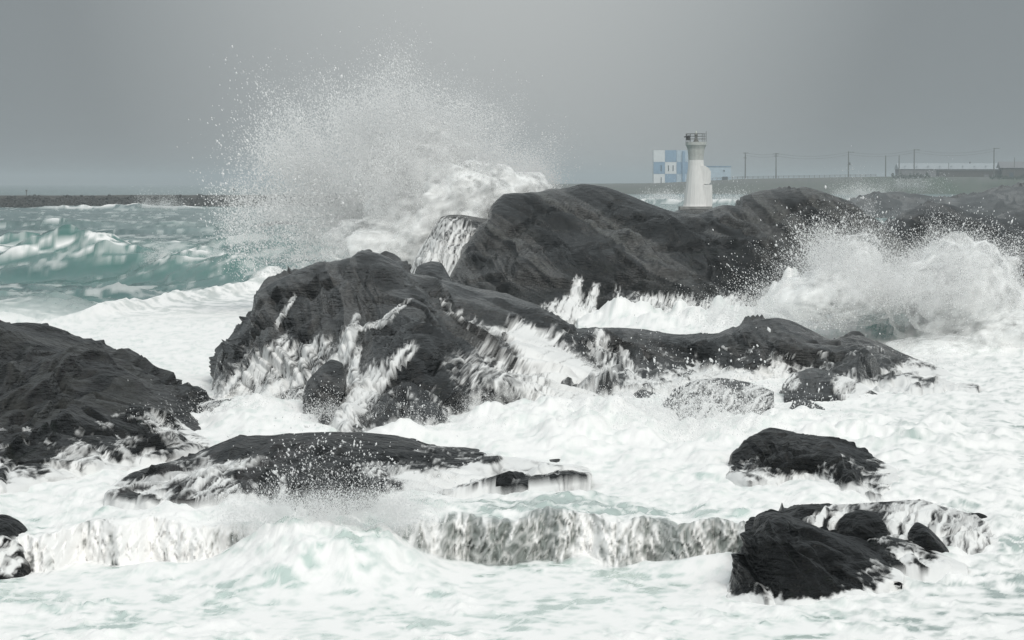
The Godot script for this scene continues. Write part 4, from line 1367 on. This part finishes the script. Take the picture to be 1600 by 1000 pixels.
func spray(called: String, label: String, clouds: Array, coarse := false, jets := []):
	# clouds: [column, line, distance, half width, half height (pixels), half depth (m), clumps, clump size, wispiness]
	var t := thing(called, label, "", Vector3.ZERO, "", "stuff")
	var hub := Vector2(clouds[0][0], clouds[0][1] + clouds[0][4] * 1.3) if clouds.size() else Vector2.ZERO
	var lots: Array[Array] = [[], [], [], [], [], [], []]
	for c in clouds:
		var u: float = c[2] / F
		var made := 0
		var tries := 0
		while made < c[6] and tries < c[6] * 12:
			tries += 1
			var q := Vector3(rng.randfn(), rng.randfn(), rng.randfn()) * 0.5
			if q.length() > 1.25:
				continue
			var p := at(c[0] + q.x * c[3], c[1] + q.y * c[4], c[2]) + Vector3(0, 0, q.z * c[5])
			if p.y < 0.1:
				continue
			# wisps: long clumps that fan out from the foot of the burst
			var wn := n_med.get_noise_3d(p.x * 0.55, p.y * 0.45, p.z * 0.5) + 0.5 * n_fine.get_noise_3d(p.x * 0.35, p.y * 0.3, p.z * 0.35)
			# jets that fan out from the foot of the burst
			var ang := atan2(q.x * c[3] + (c[0] - hub.x), hub.y - c[1] - q.y * c[4])
			wn += 0.55 * n_med.get_noise_2d(ang * 6.0, hub.x) - 0.1
			if wn < c[8] + rng.randf() * 0.25 - 0.12:
				continue
			made += 1
			var s: float = c[7] * exp(rng.randfn() * 0.3)
			var b := Basis(Vector3(rng.randfn() * 0.3, rng.randfn(), rng.randfn() * 0.3).normalized(), rng.randf() * TAU).scaled(Vector3(s, s * rng.randf_range(0.9, 1.5), s))
			b = Basis(Vector3(0, 0, 1), -q.x * 0.5) * b
			lots[(5 + rng.randi() % 2) if coarse else rng.randi() % 5].append(Transform3D(b, p))
	# jets: [from x0, y0, x1, y1, distance, how many, clumps in each, clump size, then the outline that the jets reach out to as x, y, x, y ...]
	for g in jets:
		var outline: Array = g[8]
		var u: float = g[4] / F
		for q in g[5]:
			var from := Vector2(rng.randf_range(g[0], g[2]), rng.randf_range(g[1], g[3]))
			var seg := rng.randf() * (outline.size() / 2 - 1.001)
			var k := int(seg) * 2
			var to := Vector2(outline[k], outline[k + 1]).lerp(Vector2(outline[k + 2], outline[k + 3]), seg - int(seg))
			to = from.lerp(to, 1.0 - 0.45 * rng.randf() * rng.randf())
			var z0 := rng.randf_range(-1.0, 1.0)
			var bow := Vector2(-(to - from).y, (to - from).x) * rng.randf_range(-0.12, 0.12)
			for e in g[6]:
				var f := pow(rng.randf(), 1.15)
				var c := from.lerp(to, f) + bow * sin(f * PI)
				var wide := (0.12 + 0.5 * f) * float(g[7])
				var p := at(c.x, c.y, g[4]) + Vector3(rng.randfn() * wide, rng.randfn() * wide * 1.2, z0 * (1.0 + 1.5 * f) + rng.randfn() * wide)
				var s: float = g[7] * (0.45 + 0.6 * f) * exp(rng.randfn() * 0.25)
				var aim := (to - from).normalized()
				var b := Basis(Vector3(0, 0, 1), atan2(-aim.x, -aim.y) + rng.randfn() * 0.2) * Basis(Vector3.UP, rng.randf() * TAU).scaled(Vector3(s, s * 1.5, s))
				lots[rng.randi() % 5].append(Transform3D(b, p))
	for v in 7:
		if lots[v].is_empty():
			continue
		var mm := MultiMesh.new()
		mm.transform_format = MultiMesh.TRANSFORM_3D
		mm.mesh = puff_meshes[v]
		mm.instance_count = lots[v].size()
		for k in lots[v].size():
			var tr: Transform3D = lots[v][k]
			mm.set_instance_transform(k, tr)
		var o := MultiMeshInstance3D.new()
		o.name = "droplets"
		o.multimesh = mm
		o.material_override = M.drop
		t.add_child(o, true)
		o.set_meta("kind", "stuff")
	return t


func mist_shells(splash: Node3D, lobes: Array):
	# the dense heart of a burst: nested torn veils of white mist, thin outside and closing inwards. lobes: [column, line, distance, half width, half height (pixels), half depth (m), strength]
	for l in lobes:
		var u: float = l[2] / F
		var c := at(l[0], l[1], l[2])
		for layer in 3:
			var k_size: float = [1.08, 0.82, 0.58][layer]
			var k_alpha: float = [0.16, 0.32, 0.62][layer]
			var size := Vector3(l[3] * u, l[4] * u, l[5]) * k_size
			var rows := 48
			var cols := 84
			var P := PackedVector3Array()
			var C := PackedColorArray()
			for i in rows:
				var th := PI * i / (rows - 1.0)
				for j in cols:
					var ph := -TAU * j / (cols - 1.0)
					var n := Vector3(sin(th) * cos(ph), cos(th), sin(th) * sin(ph))
					var p := c + n * size
					var k := 0.34 * n_med.get_noise_3d(p.x * 0.45, p.y * 0.4, p.z * 0.45) + 0.20 * n_med.get_noise_3d(p.x * 1.5 + layer * 5.0, p.y * 1.1, p.z * 1.5)
					P.append(c + n * size * (0.95 + k))
					var tear := n_med.get_noise_3d(p.x * 0.9 + layer * 11.0, p.y * 0.7, p.z * 0.9) + 0.9 * n_fine.get_noise_3d(p.x * 1.1, p.y * 0.7 + layer * 3.0, p.z * 1.1)
					C.append(Color(1, 1, 1, clampf(k_alpha * l[6] * (1.0 + 1.7 * tear), 0.0, 0.95)))
			var o := put("mist_veil", grid_mesh(P, C, PackedVector2Array(), rows, cols), M.mist, splash)
			o.set_meta("kind", "stuff")


func sprays():
	var t = spray("tall_splash", "tall white burst of spray thrown up behind the peaked rock", [
		[720, 330, 112, 140, 75, 2.0, 300, 0.8, -0.3], [770, 285, 112, 90, 45, 2.0, 200, 0.7, -0.06], [600, 350, 112, 110, 70, 2.0, 200, 0.9, -0.05],
		[540, 245, 112, 150, 100, 3.0, 130, 1.2, 0.04], [450, 265, 112, 70, 90, 3.0, 50, 1.1, 0.06],
		[610, 395, 110, 110, 45, 2.0, 200, 0.8, -0.3], [480, 380, 111, 120, 60, 2.5, 130, 1.0, -0.1], [830, 278, 112, 36, 18, 1.5, 120, 0.5, -0.1], [400, 330, 112, 60, 60, 2.5, 40, 1.1, 0.05]], false, [
		[610, 320, 790, 400, 111.5, 70, 30, 0.8, [600, 130, 625, 116, 655, 155, 705, 140, 740, 200, 775, 180, 800, 240, 850, 262, 850, 300]],
		[520, 350, 700, 410, 112, 60, 24, 0.9, [410, 330, 405, 265, 412, 205, 425, 150, 455, 195, 490, 160, 535, 158, 565, 138, 620, 118]],
		[620, 360, 760, 400, 109.5, 46, 26, 0.7, [520, 260, 560, 220, 620, 200, 680, 210, 740, 250, 800, 280]]])
	mist_shells(t, [[712, 346, 109.5, 125, 70, 2.0, 2.2], [655, 300, 110.8, 105, 95, 1.8, 0.7], [790, 302, 110.5, 72, 36, 1.4, 1.7], [632, 390, 109, 112, 50, 1.5, 1.5], [735, 312, 109.5, 88, 52, 1.6, 2.2]])
	t = spray("surf_burst", "broad white burst of surf breaking behind the long ridge on the right", [
		[1310, 470, 80, 130, 55, 2.0, 200, 0.6, -0.3], [1500, 450, 80, 130, 75, 2.0, 240, 0.6, -0.3], [1275, 425, 80, 45, 45, 2.0, 40, 0.5, 0.1], [1240, 460, 80, 55, 36, 2.0, 50, 0.5, 0.05],
		[1585, 500, 80, 90, 45, 2.0, 160, 0.5, -0.25], [1180, 495, 82, 120, 26, 2.0, 220, 0.45, -0.15], [1470, 585, 70, 110, 16, 1.2, 160, 0.35, -0.1]], false, [
		[1300, 440, 1400, 490, 80, 36, 24, 0.45, [1225, 425, 1255, 392, 1272, 352, 1305, 400, 1340, 362, 1365, 345, 1385, 395, 1420, 420]],
		[1420, 430, 1560, 500, 79, 50, 24, 0.5, [1420, 415, 1450, 396, 1480, 376, 1500, 384, 1530, 408, 1550, 440, 1580, 450, 1600, 470]],
		[1300, 440, 1540, 500, 77.5, 34, 22, 0.45, [1290, 430, 1350, 400, 1430, 430, 1490, 400, 1560, 450]]])
	mist_shells(t, [[1500, 465, 78.5, 100, 80, 2.0, 1.5], [1580, 535, 77.5, 120, 60, 1.7, 1.4], [1295, 465, 79, 105, 46, 1.5, 1.3], [1480, 560, 76, 100, 34, 1.2, 1.1], [1345, 420, 79.5, 44, 50, 1.0, 0.8], [1400, 450, 79.5, 70, 35, 1.2, 1.0]])
	spray("surge_spray", "white spray over the surge at the foot of the peaked rock", [
		[880, 665, 50.5, 230, 26, 2.0, 420, 0.3, -0.2], [1050, 660, 50, 150, 30, 2.0, 240, 0.3, -0.1], [760, 650, 51, 60, 18, 1.0, 60, 0.26, -0.1]])
	spray("ledge_surge_spray", "white spray thrown up where the surge meets the low black shelf", [
		[500, 796, 37.4, 150, 22, 0.7, 330, 0.24, -0.12], [620, 800, 37.4, 70, 24, 0.6, 170, 0.22, -0.1], [390, 806, 37.6, 80, 18, 0.6, 120, 0.2, -0.1]])
	spray("flung_droplets", "large droplets flung up before the low black shelf", [
		[540, 748, 40.6, 120, 50, 0.6, 34, 0.5, -0.3], [470, 725, 40.6, 50, 45, 0.5, 16, 0.45, -0.3], [570, 790, 40.0, 120, 14, 0.5, 46, 0.34, -0.3]], true)
	spray("flung_droplets", "coarse droplets bursting over the half-hidden rock below the long ridge", [
		[1090, 632, 51.5, 90, 32, 0.8, 110, 0.5, -0.3], [1170, 615, 52, 80, 18, 0.6, 30, 0.5, -0.2], [1270, 650, 52, 70, 14, 0.6, 30, 0.4, -0.2]], true)
	spray("flung_droplets", "few droplets leaping at the foot of the peaked rock", [
		[640, 655, 50.2, 90, 28, 0.4, 9, 0.4, -0.4], [900, 560, 64, 160, 40, 1.0, 16, 0.4, -0.4], [705, 390, 98, 35, 30, 1.0, 10, 0.5, -0.3]], true)
	spray("flung_droplets", "sparse coarse droplets over the dark slope left of the right burst", [
		[1290, 410, 80, 70, 50, 2.0, 50, 0.8, 0.0], [1355, 370, 80, 45, 30, 1.5, 40, 0.6, 0.0], [1495, 385, 80, 60, 28, 2.0, 40, 0.6, 0.0]], true)
	spray("foam_spray", "white spray along the waterline of the left foam channel", [
		[380, 660, 53, 90, 18, 0.8, 130, 0.35, -0.2], [520, 660, 52, 60, 20, 0.8, 120, 0.35, -0.2], [440, 640, 54, 80, 20, 0.8, 60, 0.3, -0.1], [260, 690, 50, 50, 10, 0.6, 40, 0.3, -0.1]])
	spray("breaker_spray", "white spray blown off the teal waves on the left", [
		[255, 402, 142, 22, 8, 0.8, 40, 0.6, -0.2], [110, 388, 158, 40, 4, 0.8, 24, 0.5, -0.1], [360, 404, 140, 60, 5, 0.8, 30, 0.5, -0.1], [250, 320, 505, 40, 4, 2.0, 60, 1.8, -0.2], [430, 330, 300, 60, 6, 2.0, 60, 1.5, -0.1]])
	spray("breaker_spray", "white surf breaking on the far shore behind the lighthouse", [
		[1040, 316, 640, 40, 5, 4.0, 130, 2.4, -0.2], [1140, 318, 640, 30, 5, 4.0, 90, 2.4, -0.2], [1345, 304, 520, 40, 5, 3.0, 110, 2.0, -0.2], [1395, 350, 380, 26, 6, 3.0, 90, 1.6, -0.2], [1420, 288, 1220, 50, 5, 6.0, 40, 4.0, 0.0]])
